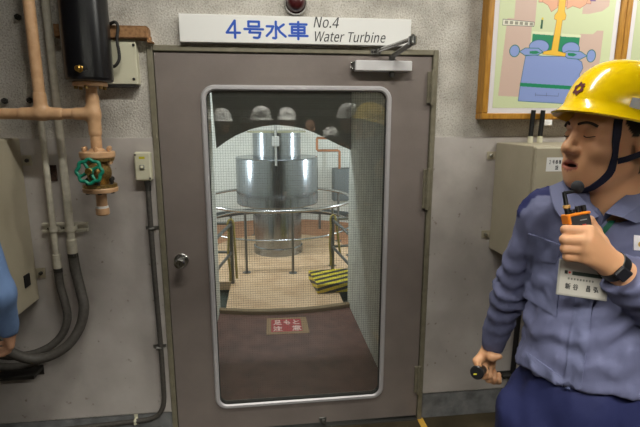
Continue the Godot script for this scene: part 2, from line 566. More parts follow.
# ---------------------------------------------------------------- main
func _ready() -> void:
	var th := deg_to_rad(PITCH)
	var ps := deg_to_rad(YAW)
	ax_f = Vector3(sin(ps) * cos(th), -sin(th), -cos(ps) * cos(th))
	ax_r = Vector3(cos(ps), 0, sin(ps))
	ax_u = ax_r.cross(ax_f)
	var cam := Camera3D.new()
	cam.name = "camera"
	cam.fov = rad_to_deg(2.0 * atan(213.5 / F))
	cam.near = 0.02; cam.far = 60.0
	add_child(cam)
	cam.transform = Transform3D(Basis(ax_r, ax_u, -ax_f), EYE)
	cam.current = true
	var we := WorldEnvironment.new()
	we.name = "environment"
	var env := Environment.new()
	env.background_mode = Environment.BG_COLOR
	env.background_color = Color(0, 0, 0)
	env.tonemap_mode = Environment.TONE_MAPPER_LINEAR
	env.tonemap_exposure = 1.0
	env.sdfgi_enabled = true; env.ssao_enabled = true; env.ssil_enabled = true
	we.environment = env
	add_child(we)
	lamps()
	materials()
	shell()
	door()
	pit()
	turbine()
	sign_and_lamp()
	left_pipes()
	right_side()
	guide()
	other_people()

# ---------------------------------------------------------------- light
func area(called: String, at: Vector3, size: Vector2, towards: Vector3, energy: float, color: Color, along := Vector3.RIGHT) -> void:
	var l := AreaLight3D.new()
	l.name = called
	add_child(l)
	var z := -towards.normalized()
	var x := (along - z * along.dot(z)).normalized()
	l.transform = Transform3D(Basis(x, z.cross(x), z), at)
	l.area_size = size
	l.light_energy = energy
	l.light_color = color
	l.area_range = 20.0
	l.shadow_enabled = true
const TUBE := Color(0.99, 0.98, 0.94)
const WASH := Vector3(0, -0.7, -0.714)
const PIT_TUBE := Color(0.93, 0.98, 1.0)
func batten(at: Vector3, along: Vector3, length: float, down: Vector3, energy: float, color: Color, glow: float, label: String, group: String) -> void:
	var t := thing("fluorescent_lamp", label, "lamp", at, group)
	var side := along.cross(down).normalized()
	var bs := Basis(along.normalized(), -down.normalized(), side)
	obj("housing", MB.new().box(at + -down * 0.03, Vector3(length + 0.06, 0.05, 0.09), 0.006, bs), M.white_metal, t)
	var gm := mat(Color(0.95, 0.95, 0.93), 0.4)
	gm.emission_enabled = true; gm.emission = color; gm.emission_energy_multiplier = glow
	for s in [-1.0, 1.0]:
		obj("lamp_holder", MB.new().box(at + along * s * (length * 0.5 + 0.012) + down * 0.015, Vector3(0.02, 0.05, 0.05), 0.004, bs), M.white_metal, t)
	obj("light_tube", MB.new().cyl(at - along * length * 0.5 + down * 0.018, at + along * length * 0.5 + down * 0.018, 0.014, -1, 12), gm, t)
	area("tube_light", at + down * 0.04, Vector2(length, 0.06), down, energy, color, along)
func lamps() -> void:
	M.white_metal = mat(c8(225, 225, 220), 0.4)
	batten(Vector3(2.2, 2.93, 1.05), Vector3.RIGHT, 1.2, WASH, 2.9, TUBE, 4.0, "lit fluorescent batten hanging in the corridor above the framed diagrams", "corridor tube lamps")
	batten(Vector3(0.1, 2.93, 1.05), Vector3.RIGHT, 1.2, Vector3.DOWN, 2.8, TUBE, 4.0, "lit fluorescent batten hanging in the corridor in front of the door", "corridor tube lamps")
	batten(Vector3(0.35, 2.5, 2.85), Vector3.RIGHT, 2.2, Vector3.DOWN, 8.5, TUBE, 4.0, "long lit fluorescent batten hanging low above the visitors", "corridor tube lamps")
	for q in [[2.2, 1.05, "fluorescent_lamp"], [0.1, 1.05, "fluorescent_lamp_001"]]:
		for dx in [-0.4, 0.4]:
			obj("suspension_rod", MB.new().cyl(Vector3(q[0] + dx, 2.98, q[1]), Vector3(q[0] + dx, 5.199, q[1]), 0.006, -1, 8), M.white_metal, get_node(q[2]))
	for dz in [-0.13, 0.13]:
		obj("reflector_skirt", MB.new().box(Vector3(0.35, 2.455, 2.85 + dz), Vector3(2.3, 0.17, 0.003)), M.white_metal, get_node("fluorescent_lamp_002"))
	for x in [-0.5, 1.2]:
		obj("suspension_rod", MB.new().cyl(Vector3(x, 2.55, 2.85), Vector3(x, 5.199, 2.85), 0.006, -1, 8), M.white_metal, get_node("fluorescent_lamp_002"))
	# the pit's tubes stand upright on its round wall, on both sides of the entry
	for s in [-1.0, 1.0]:
		var a: float = s * deg_to_rad(70.0)
		var at := Vector3(PC.x + sin(a) * 1.86, 1.2, PC.z + cos(a) * 1.86)
		var inward := Vector3(-s * 0.56, 0, -0.83).normalized()
		batten(at, Vector3.UP, 0.6, inward, 2.4, PIT_TUBE, 3.0, "upright lit fluorescent tube on the pit wall beside the %s" % ["bare entry railing" if s < 0.0 else "striped step"], "pit tube lamps")
	batten(Vector3(PC.x, 2.6, PC.z + 1.25), Vector3.RIGHT, 1.2, Vector3.DOWN, 3.6, PIT_TUBE, 4.0, "lit fluorescent batten under the pit ceiling", "pit ceiling lamps")

const PC := Vector3(0.165, 0.0, -3.5)
const PR := 1.95

func materials() -> void:
	M.concrete = noise_mat(3, 0.010, [[0.0, c8(160, 154, 146)], [0.3, c8(188, 183, 175)], [0.6, c8(202, 197, 189)], [1.0, c8(212, 208, 201)]], 0.9, 0.9, 0.3, 0.2)
	M.concrete.detail_enabled = true
	M.concrete.detail_albedo = noise_tex(31, 0.22, [[0.0, c8(172, 168, 162)], [0.34, c8(230, 228, 224)], [0.5, c8(250, 250, 250)], [1.0, c8(255, 255, 255)]], 512, 3)
	M.concrete.detail_blend_mode = BaseMaterial3D.BLEND_MODE_MUL
	M.concrete.detail_uv_layer = BaseMaterial3D.DETAIL_UV_1
	M.panel = noise_mat(11, 0.006, [[0.0, c8(158, 150, 145)], [0.45, c8(178, 171, 166)], [0.7, c8(186, 179, 174)], [1.0, c8(198, 192, 188)]], 0.75, 0.7, 0.06, 0.06)
	M.panel.detail_enabled = true
	M.panel.detail_albedo = noise_tex(45, 0.05, [[0.0, c8(170, 158, 148)], [0.1, c8(226, 222, 218)], [0.16, c8(255, 255, 255)], [1.0, c8(255, 255, 255)]], 512, 3)
	M.panel.detail_blend_mode = BaseMaterial3D.BLEND_MODE_MUL
	M.panel.detail_uv_layer = BaseMaterial3D.DETAIL_UV_1
	M.plinth = noise_mat(17, 0.02, [[0.0, c8(92, 92, 92)], [0.5, c8(120, 121, 122)], [1.0, c8(140, 140, 138)]], 0.85, 0.8, 0.2, 0.1)
	M.floor = noise_mat(23, 0.01, [[0.0, c8(46, 39, 26)], [0.5, c8(60, 52, 36)], [1.0, c8(76, 66, 48)]], 0.45, 0.6, 0.05, 0.08)
	M.frame_paint = noise_mat(37, 0.03, [[0.0, c8(112, 106, 88)], [0.5, c8(122, 116, 98)], [1.0, c8(132, 126, 108)]], 0.5, 1.2)
	M.door_paint = noise_mat(41, 0.008, [[0.0, c8(121, 111, 106)], [0.5, c8(127, 117, 112)], [1.0, c8(133, 123, 117)]], 0.42, 0.8, 0.02, 0.08)
	M.alu = mat(c8(196, 193, 196), 0.4, 0.3)
	M.steel = mat(c8(190, 190, 188), 0.25, 1.0)
	M.dull_steel = mat(c8(125, 124, 120), 0.45, 0.9)
	M.dark_steel = mat(c8(60, 58, 55), 0.5, 0.6)
	M.black = mat(c8(18, 18, 20), 0.45)
	M.rubber = mat(c8(38, 36, 34), 0.7)
	M.tan_pipe = noise_mat(53, 0.03, [[0.0, c8(188, 146, 108)], [0.5, c8(204, 162, 122)], [1.0, c8(212, 172, 134)]], 0.4, 1.5)
	M.conduit = noise_mat(59, 0.03, [[0.0, c8(168, 162, 146)], [0.5, c8(190, 184, 168)], [1.0, c8(200, 194, 180)]], 0.55, 2.0)
	M.hose = noise_mat(61, 0.05, [[0.0, c8(62, 58, 54)], [1.0, c8(84, 80, 75)]], 0.6, 2.0)
	M.brown_steel = noise_mat(67, 0.04, [[0.0, c8(120, 84, 52)], [0.5, c8(156, 114, 74)], [1.0, c8(170, 130, 90)]], 0.6, 2.0)
	M.brass = mat(c8(196, 160, 84), 0.3, 1.0)
	M.old_brass = noise_mat(71, 0.06, [[0.0, c8(92, 74, 44)], [0.5, c8(150, 122, 70)], [1.0, c8(186, 152, 90)]], 0.4, 3.0, 0.0, 0.05, 0.7)
	M.green = mat(c8(16, 122, 96), 0.35)
	M.cream = mat(c8(206, 202, 178), 0.5)
	M.white = mat(c8(236, 235, 232), 0.35)
	M.cabinet = noise_mat(73, 0.01, [[0.0, c8(164, 155, 134)], [1.0, c8(174, 165, 144)]], 0.5, 0.8)
	M.wood = mat(Color(1, 1, 1), 0.45)
	M.wood.albedo_texture = noise_tex(79, 0.02, [[0.0, c8(150, 100, 28)], [0.5, c8(176, 124, 40)], [1.0, c8(192, 140, 54)]])
	M.wood.uv1_triplanar = true; M.wood.uv1_world_triplanar = true; M.wood.uv1_scale = Vector3(6, 0.8, 6)
	M.mat_board = mat(c8(222, 216, 218), 0.8)
	M.vertex = mat(Color(1, 1, 1), 0.6)
	M.vertex.vertex_color_use_as_albedo = true

# ---------------------------------------------------------------- the building
const FX0 := -0.516
const FX1 := 0.862
const FY1 := 2.014
func shell() -> void:
	# corridor
	const CH := 5.2
	const CX0 := -6.0
	const CX1 := 8.0
	const CZ := 8.6
	struct_of("floor", MB.new().span(Vector3(CX0, -0.2, 0.0), Vector3(CX1, 0, CZ)), M.floor, "dark brown painted corridor floor in front of the door", "floor")
	struct_of("ceiling", MB.new().span(Vector3(CX0, CH, -0.12), Vector3(CX1, CH + 0.2, CZ)), M.concrete, "high bare concrete ceiling over the corridor", "ceiling")
	var w := MB.new()
	w.span(Vector3(CX0, 0, -0.12), Vector3(FX0, CH, 0))
	w.span(Vector3(FX1, 0, -0.12), Vector3(CX1, CH, 0))
	w.span(Vector3(FX0, FY1, -0.12), Vector3(FX1, CH, 0))
	var wf := struct_of("wall_front", w, M.concrete, "rough speckled concrete wall around the glazed door", "wall")
	obj("wall_panel", MB.new().span(Vector3(CX0, 0.16, 0), Vector3(FX0, 1.598, 0.009), 0.002), M.panel, wf)
	obj("wall_panel", MB.new().span(Vector3(FX1, 0.16, 0), Vector3(CX1, 1.596, 0.009), 0.002), M.panel, wf)
	obj("plinth", MB.new().span(Vector3(CX0, 0, 0), Vector3(FX0, 0.152, 0.003)), M.plinth, wf)
	obj("plinth", MB.new().span(Vector3(FX1, 0, 0), Vector3(CX1, 0.152, 0.003)), M.plinth, wf)
	struct_of("wall_back", MB.new().span(Vector3(CX0, 0, CZ - 0.2), Vector3(CX1, CH, CZ)), M.concrete, "concrete wall at the back of the corridor behind the visitors", "wall")
	struct_of("wall_left", MB.new().span(Vector3(CX0 - 0.2, 0, -0.12), Vector3(CX0, CH, CZ)), M.concrete, "concrete end wall of the corridor past the black cylinder", "wall")
	struct_of("wall_right", MB.new().span(Vector3(CX1, 0, -0.12), Vector3(CX1 + 0.2, CH, CZ)), M.concrete, "concrete end wall of the corridor past the framed diagrams", "wall")
	# what the door glass mirrors behind the visitors: two cable trays and a riser pipe
	var wz := CZ - 0.2
	for y in [1.76, 2.16]:
		var tr := thing("cable_tray", ["pale cable tray on the back corridor wall, lower of two", "pale cable tray on the back corridor wall, upper of two"][0 if y < 2 else 1], "cable tray", Vector3(0.5, y, wz - 0.1))
		obj("side_rail", MB.new().span(Vector3(-5.9, y, wz - 0.34), Vector3(7.9, y + 0.13, wz - 0.32), 0.004), M.white_metal, tr)
		obj("tray_bed", MB.new().span(Vector3(-5.9, y + 0.01, wz - 0.32), Vector3(7.9, y + 0.02, wz - 0.02)), M.white_metal, tr)
		for i in 7:
			obj("bracket", MB.new().span(Vector3(-5.5 + i * 2, y - 0.04, wz - 0.3), Vector3(-5.46 + i * 2, y + 0.01, wz)), M.dull_steel, tr)
	tag(obj("riser_pipe", MB.new().cyl(Vector3(0.36, 0, wz - 0.5), Vector3(0.36, CH, wz - 0.5), 0.05, -1, 16), M.conduit), "upright pale riser pipe in front of the back wall trays", "pipe")
	# strip of yellow floor tape
	tag(obj("floor_tape", MB.new().span(Vector3(0.838, 0, 0.0), Vector3(0.872, 0.0012, 1.1)), mat(c8(206, 160, 62), 0.6)), "yellow tape strip on the floor running out from the door jamb", "tape")

func rrect(x0: float, y0: float, x1: float, y1: float, r: float, n := 8) -> Array:
	var l := []
	for q in [[x1 - r, y1 - r, 0.0], [x0 + r, y1 - r, PI / 2], [x0 + r, y0 + r, PI], [x1 - r, y0 + r, PI * 1.5]]:
		for i in n + 1:
			var a: float = q[2] + PI / 2 * i / n
			l.append(Vector2(q[0] + cos(a) * r, q[1] + sin(a) * r))
	return l
func lift(l: Array, z: float) -> Array:
	var o := []
	for p in l: o.append(Vector3(p.x, p.y, z))
	return o

func door() -> void:
	var d := thing("door_1", "taupe metal door with tall wired-glass window set in an olive frame", "door", Vector3(0.17, 0, 0))
	d.set_meta("kind", "structure")
	var fr := MB.new()
	var fw := 0.026
	for s in [[FX0, 0.0, FX0 + fw, FY1], [FX1 - fw, 0.0, FX1, FY1], [FX0 + fw, FY1 - fw, FX1 - fw, FY1]]:
		fr.span(Vector3(s[0], s[1], -0.125), Vector3(s[2], s[3], 0.016), 0.003)
	# rebate behind the leaf
	fr.span(Vector3(FX0 + fw, 0, -0.125), Vector3(FX0 + fw + 0.02, FY1 - fw, -0.04))
	fr.span(Vector3(FX1 - fw - 0.02, 0, -0.125), Vector3(FX1 - fw, FY1 - fw, -0.04))
	fr.span(Vector3(FX0 + fw, FY1 - fw - 0.02, -0.125), Vector3(FX1 - fw, FY1 - fw, -0.04))
	obj("door_frame", fr, M.frame_paint, d)
	obj("threshold", MB.new().span(Vector3(FX0 + fw, 0, -0.125), Vector3(FX1 - fw, 0.006, 0.02)), M.dull_steel, d)
	# leaf with its window opening
	var lx0 := FX0 + fw + 0.004
	var lx1 := FX1 - fw - 0.004
	var ly0 := 0.022
	var ly1 := FY1 - fw - 0.004
	var wx0 := -0.268; var wx1 := 0.617; var wy0 := 0.172; var wy1 := 1.822
	var hole := rrect(wx0, wy0, wx1, wy1, 0.05)
	var mid := 0.17
	var lp := PackedVector2Array()
	var rp := PackedVector2Array()
	var hl := []
	var hr := []
	for p in hole:
		if p.x < mid: hl.append(p)
		else: hr.append(p)
	hl.sort_custom(func(a, b): return a.y > b.y if absf(a.y - b.y) > 1e-6 else (a.x > b.x) == (a.y > 1.0))
	hr.sort_custom(func(a, b): return a.y < b.y if absf(a.y - b.y) > 1e-6 else (a.x < b.x) == (a.y < 1.0))
	for p in [Vector2(mid, ly0), Vector2(mid, wy0)]: lp.append(p)
	for i in range(hl.size() - 1, -1, -1): lp.append(hl[i])
	for p in [Vector2(mid, wy1), Vector2(mid, ly1), Vector2(lx0, ly1), Vector2(lx0, ly0)]: lp.append(p)
	for p in [Vector2(mid, wy0), Vector2(mid, ly0), Vector2(lx1, ly0), Vector2(lx1, ly1), Vector2(mid, ly1), Vector2(mid, wy1)]: rp.append(p)
	for i in range(hr.size() - 1, -1, -1): rp.append(hr[i])
	var lf := MB.new()
	lf.prism(lp, -0.035, 0.005); lf.prism(rp, -0.035, 0.005)
	var leaf := obj("door_leaf", lf, M.door_paint, d)
	# aluminium bead round the glass
	var bead := MB.new()
	var o0 := rrect(-0.288, 0.151, 0.635, 1.842, 0.066)
	var o1 := rrect(-0.286, 0.153, 0.633, 1.840, 0.064)
	var o2 := rrect(-0.280, 0.159, 0.627, 1.834, 0.058)
	var o3 := rrect(-0.268, 0.171, 0.615, 1.822, 0.048)
	var o4 := rrect(-0.262, 0.177, 0.609, 1.816, 0.042)
	bead.loft([lift(o0, 0.004), lift(o1, 0.012), lift(o2, 0.017), lift(o3, 0.017), lift(o4, 0.010), lift(o4, -0.02)])
	obj("window_bead", bead, M.alu, leaf)
	var gk := MB.new()
	gk.loft([lift(o4, 0.0085), lift(rrect(-0.2595, 0.1795, 0.6065, 1.8135, 0.04), 0.0085), lift(rrect(-0.2595, 0.1795, 0.6065, 1.8135, 0.04), -0.02)])
	obj("gasket", gk, M.rubber, leaf)
	# pane with its wire net
	var gm := mat(Color(1, 1, 1, 0.0), 0.0)
	gm.transparency = BaseMaterial3D.TRANSPARENCY_ALPHA
	gm.albedo_color = Color(0.93, 0.97, 0.94, 0.02)
	var pane := obj("glass_pane", MB.new().prism(PackedVector2Array(rrect(-0.262, 0.177, 0.609, 1.816, 0.042)), -0.0068, 0.0), gm, leaf)
	var wires := MB.new()
	var st := 0.0125
	var wr := 0.00042
	var x := -0.258
	while x < 0.606:
		wires.span(Vector3(x - wr, 0.18, -0.0038), Vector3(x + wr, 1.813, -0.003))
		x += st
	var y := 0.183
	while y < 1.812:
		wires.span(Vector3(-0.26, y - wr, -0.0038), Vector3(0.607, y + wr, -0.003))
		y += st
	var net := obj("wire_net", wires, mat(c8(96, 94, 84), 0.5, 0.6), leaf)
	net.set_meta("kind", "stuff")
	# knob
	var kp := W(180, 263, 0.05)
	var kx := Transform3D(Basis(Vector3.RIGHT, Vector3(0, 0, 1), Vector3(0, -1, 0)), Vector3(kp.x, kp.y, 0.005))
	var kn := obj("knob", MB.new().lathe([Vector2(0.0001, 0.0), Vector2(0.036, 0.0), Vector2(0.036, 0.004), Vector2(0.033, 0.007), Vector2(0.014, 0.009), Vector2(0.011, 0.014), Vector2(0.011, 0.03), Vector2(0.018, 0.036), Vector2(0.026, 0.044), Vector2(0.028, 0.054), Vector2(0.025, 0.062), Vector2(0.018, 0.066), Vector2(0.012, 0.066), Vector2(0.011, 0.064), Vector2(0.0001, 0.064)], kx, 32), M.steel, leaf)
	obj("keyhole", MB.new().span(Vector3(kp.x - 0.0016, kp.y - 0.006, 0.069), Vector3(kp.x + 0.0016, kp.y + 0.006, 0.0698)), M.black, leaf)
	# hinges: two leaves and a knuckle each
	for q in [[431.5, 70, 105], [427.5, 168, 210], [418.5, 366, 394]]:
		var a := W(q[0], q[1], 0.02)
		var b := W(q[0], q[2], 0.02)
		var hx := FX1 - fw - 0.002
		var hg := MB.new()
		hg.cyl(Vector3(hx, b.y, 0.022), Vector3(hx, a.y, 0.022), 0.0085, -1, 12, 0.002)
		for k in 3:
			hg.cyl(Vector3(hx, lerpf(b.y, a.y, 0.25 + 0.25 * k) - 0.002, 0.022), Vector3(hx, lerpf(b.y, a.y, 0.25 + 0.25 * k) + 0.002, 0.022), 0.0092, -1, 12)
		hg.span(Vector3(hx - 0.022, b.y + 0.008, 0.005), Vector3(hx + 0.02, a.y - 0.008, 0.0175), 0.001)
		obj("hinge", hg, M.frame_paint, d)
	# drop bolt at the foot of the leaf
	var bp := W(323, 420.5, 0.02)
	var bolt := MB.new()
	bolt.span(Vector3(bp.x - 0.02, 0.03, 0.005), Vector3(bp.x + 0.02, 0.055, 0.011), 0.002)
	bolt.cyl(Vector3(bp.x, 0.045, 0.012), Vector3(bp.x, 0.045, 0.034), 0.010, 0.012, 14, 0.002)
	bolt.cyl(Vector3(bp.x + 0.012, 0.012, 0.016), Vector3(bp.x + 0.012, 0.06, 0.016), 0.005, -1, 10)
	obj("foot_bolt", bolt, M.dull_steel, leaf)
	# door closer
	var ca := W(353, 60.0, 0.05)
	var cb := W(412, 71.5, 0.05)
	var cbx := MB.new().span(Vector3(ca.x + 0.012, cb.y, 0.005), Vector3(cb.x, ca.y, 0.052), 0.004)
	var clo := obj("door_closer", cbx, mat(c8(226, 224, 226), 0.35, 0.2), d)
	var ecap := MB.new().span(Vector3(ca.x, cb.y + 0.003, 0.008), Vector3(ca.x + 0.012, ca.y - 0.003, 0.049), 0.005)
	obj("end_cap", ecap, M.dull_steel, clo)
	for k in 2:
		obj("valve_screw", MB.new().cyl(Vector3(ca.x, cb.y + 0.014 + 0.022 * k, 0.03), Vector3(ca.x - 0.008, cb.y + 0.014 + 0.022 * k, 0.03), 0.007, -1, 12, 0.001), M.steel, clo)
	var pv := W(392, 66, 0.03)
	obj("spindle", MB.new().cyl(Vector3(pv.x, cb.y - 0.026, 0.03), Vector3(pv.x, ca.y + 0.016, 0.03), 0.012, -1, 16, 0.002), M.dark_steel, clo)
	var el := W(412.5, 40, 0.24)
	var p0 := Vector3(pv.x, ca.y + 0.014, 0.03)
	var arm := MB.new()
	arm.tube([p0, p0.lerp(el, 0.1) + Vector3(0, 0.006, 0), el - Vector3(0, 0.012, 0)], 0.0115, 10)
	arm.cyl(p0 - Vector3(0, 0.008, 0), p0 + Vector3(0, 0.012, 0), 0.016, -1, 14, 0.002)
	obj("main_arm", arm, M.dull_steel, clo)
	var bk := W(378, 51.5, 0.03)
	var arm2 := MB.new()
	arm2.tube([el + Vector3(0, 0.006, 0), el.lerp(bk, 0.9) + Vector3(0, 0.004, 0), bk], 0.009, 10)
	arm2.cyl(el - Vector3(0, 0.02, 0), el + Vector3(0, 0.016, 0), 0.019, -1, 14, 0.003)
	arm2.cyl(el + Vector3(0, 0.016, 0), el + Vector3(0, 0.024, 0), 0.008, -1, 10, 0.002)
	obj("forearm_link", arm2, M.steel, clo)
	var brk := MB.new()
	brk.span(Vector3(bk.x - 0.032, bk.y - 0.012, 0.014), Vector3(bk.x + 0.02, bk.y + 0.012, 0.021), 0.001)
	brk.cyl(bk + Vector3(0, -0.012, 0.002), bk + Vector3(0, 0.012, 0.002), 0.011, -1, 12, 0.002)
	obj("arm_bracket", brk, M.dull_steel, clo)
	for k in 2:
		obj("screw", MB.new().cyl(Vector3(bk.x - 0.026 + 0.012 * k, bk.y, 0.021), Vector3(bk.x - 0.026 + 0.012 * k, bk.y, 0.024), 0.004, -1, 8), M.dark_steel, clo)

# ---------------------------------------------------------------- passage and pit
const PX0 := -0.42
const PX1 := 0.75
func pit() -> void:
	var passage := noise_mat(83, 0.01, [[0.0, c8(196, 198, 188)], [0.6, c8(214, 216, 206)], [1.0, c8(222, 224, 214)]], 0.7, 0.9, 0.1, 0.06)
	var pw := noise_mat(89, 0.01, [[0.0, c8(212, 214, 206)], [1.0, c8(228, 230, 222)]], 0.7, 0.6)
	var pl := MB.new().span(Vector3(PX0 - 0.3, -0.2, -1.75), Vector3(PX0, 2.4, -0.125))
	struct_of("wall_passage", pl, passage, "off-white passage wall behind the door, hinge-free side", "wall")
	struct_of("wall_passage", MB.new().span(Vector3(PX1, -0.2, -1.75), Vector3(PX1 + 0.3, 2.4, -0.125)), passage, "broad off-white passage wall behind the door, hinge side", "wall")
	struct_of("ceiling_passage", MB.new().span(Vector3(PX0 - 0.3, 2.2, -1.75), Vector3(PX1 + 0.3, 2.4, -0.125)), M.concrete, "concrete ceiling of the short passage behind the door", "ceiling")
	var red := noise_mat(97, 0.012, [[0.0, c8(78, 46, 37)], [0.5, c8(98, 61, 50)], [1.0, c8(112, 74, 61)]], 0.6, 0.9, 0.04, 0.08)
	# red floor ends on the pit's circle
	var edge := []
	for i in 17:
		var xx := lerpf(PX0, PX1, i / 16.0)
		edge.append(Vector2(xx, PC.z + sqrt(PR * PR - pow(xx - PC.x, 2))))
	var fp := PackedVector2Array([Vector2(PX1, 0.0), Vector2(PX0, 0.0)])
	for p in edge: fp.append(Vector2(p.x, p.y))
	var flat := Transform3D(Basis(Vector3.RIGHT, Vector3(0, 0, 1), Vector3(0, -1, 0)), Vector3.ZERO)
	struct_of("floor_passage", MB.new().prism(fp, 0.0, 0.2, flat), red, "dark red painted passage floor seen through the door glass", "floor")
	# tan pit floor with two openings beside the gangway
	var tan := noise_mat(101, 0.008, [[0.0, c8(196, 160, 122)], [0.5, c8(214, 180, 142)], [1.0, c8(224, 192, 156)]], 0.55, 0.7, 0.03, 0.06)
	var rust := noise_mat(103, 0.012, [[0.0, c8(168, 116, 80)], [1.0, c8(190, 138, 100)]], 0.6, 0.8)
	var disc := PackedVector2Array()
	for i in 72: disc.append(Vector2(PC.x + cos(TAU * i / 72) * (PR + 0.1), PC.z + sin(TAU * i / 72) * (PR + 0.1)))
	# lower floor, dark green, then the tan plates
	struct_of("floor_pit", MB.new().prism(disc, 0.1, 0.3, flat), mat(c8(58, 70, 64), 0.6), "dark green sunken floor of the turbine pit", "floor")
	var ring := MB.new()
	ring.lathe([Vector2(0.86, 0.0), Vector2(0.86, 0.026), Vector2(PR, 0.026), Vector2(PR, -0.1)], Transform3D(Basis(), PC), 72, false, deg_to_rad(135), deg_to_rad(405))
	obj("floor_plate", ring, rust, get_node("floor_pit"))
	obj("floor_plate", MB.new().lathe([Vector2(0.0001, 0.03), Vector2(0.90, 0.03), Vector2(0.92, 0.02), Vector2(0.92, -0.1)], Transform3D(Basis(), PC), 72), tan, get_node("floor_pit"))
	var gz := -2.38
	var gang := PackedVector2Array()
	for i in 15:
		var xx := lerpf(-0.365, 0.70, i / 14.0)
		gang.append(Vector2(xx, PC.z + sqrt(PR * PR - pow(xx - PC.x, 2)) - 0.004))
	gang.append(Vector2(0.70, gz)); gang.append(Vector2(1.55, gz - 0.02)); gang.append(Vector2(1.35, -3.1)); gang.append(Vector2(-1.02, -3.1)); gang.append(Vector2(-1.2, gz - 0.02)); gang.append(Vector2(-0.365, gz))
	obj("floor_plate", MB.new().prism(gang, -0.028, 0.06, flat), tan, get_node("floor_pit"))
	var nose := MB.new()
	var l0 := []; var l1 := []; var l2 := []; var l3 := []
	for i in 17:
		var xx := lerpf(PX0, PX1, i / 16.0)
		var zz := PC.z + sqrt(PR * PR - pow(xx - PC.x, 2))
		l0.append(Vector3(xx, 0.0, zz + 0.005)); l1.append(Vector3(xx, 0.03, zz + 0.005)); l2.append(Vector3(xx, 0.034, zz)); l3.append(Vector3(xx, 0.034, zz - 0.05))
	nose.loft([l0, l1, l2, l3], false)
	obj("step_edge", nose, mat(c8(128, 106, 74), 0.6), get_node("floor_pit"))
	# round wall, open towards the passage
	var half := asin((PX1 - PX0) * 0.5 / PR)
	var wl := MB.new()
	wl.lathe([Vector2(PR, -0.2), Vector2(PR, 2.8), Vector2(PR + 0.2, 2.8), Vector2(PR + 0.2, -0.2)], Transform3D(Basis(), PC), 72, false, PI / 2 + half, PI / 2 - half + TAU)
	struct_of("wall_pit", wl, pw, "round white wall of the turbine pit", "wall")
	var lid := PackedVector2Array()
	for i in 72: lid.append(Vector2(PC.x + cos(TAU * i / 72) * (PR + 0.2), PC.z + sin(TAU * i / 72) * (PR + 0.2)))
	struct_of("ceiling_pit", MB.new().prism(lid, -2.8, -3.0, flat), M.concrete, "concrete ceiling over the turbine pit", "ceiling")
	# plate with the low arched way into the pit
	var ap := PackedVector2Array()
	for q in [[216.5, 148.5], [226, 141.5], [236, 135.5], [250, 129.5], [262, 126.5], [275, 125], [289, 126], [303, 128.5], [315, 133], [327, 139], [339, 145], [352, 150]]:
		var p := W(q[0], q[1], -1.68)
		ap.append(Vector2(clampf(p.x, PX0, PX1), p.y))
	ap.append(Vector2(PX1, 2.2)); ap.append(Vector2(PX0, 2.2))
	struct_of("trim_1", MB.new().prism(ap, -1.70, -1.67), mat(c8(112, 110, 102), 0.7), "dark plate with an arched lower edge over the pit entry", "arch plate")
	# warning sheet on the red floor
	var im := Image.create(256, 192, false, Image.FORMAT_RGB8)
	im.fill(c8(150, 122, 84))
	im.fill_rect(Rect2i(28, 18, 190, 150), c8(168, 46, 48))
	var wh := c8(224, 190, 180)
	glyph(im, "足", Vector2(42, 28), Vector2(52, 56), 4.5, wh)
	glyph(im, "も", Vector2(104, 28), Vector2(48, 56), 4.5, wh)
	glyph(im, "と", Vector2(160, 28), Vector2(50, 56), 4.5, wh)
	glyph(im, "注", Vector2(42, 102), Vector2(52, 56), 4.5, wh)
	glyph(im, "意", Vector2(158, 102), Vector2(54, 58), 4.5, wh)
	var g := MB.new()
	var s0 := G(266.5, 334.5, 0.002); var s1 := G(309.5, 332.5, 0.002); var s2 := G(306, 317, 0.002); var s3 := G(267, 318.5, 0.002)
	g.quad(s0, s1, s2, s3, Vector3.UP)
	for e in [[s0, s1], [s1, s2], [s2, s3], [s3, s0]]:
		g.quad(e[0], e[1], e[1] - Vector3(0, 0.002, 0), e[0] - Vector3(0, 0.002, 0), (e[1] - e[0]).cross(Vector3.UP).normalized())
	tag(obj("warning_sheet", g, print_mat(im, 0.6)), "red warning sheet with white characters taped to the passage floor", "warning sign")

func rail(called: String, pts: Array, r: float, m: Material, parent: Node3D) -> void:
	obj(called, MB.new().tube(pts, r, 8), m, parent)

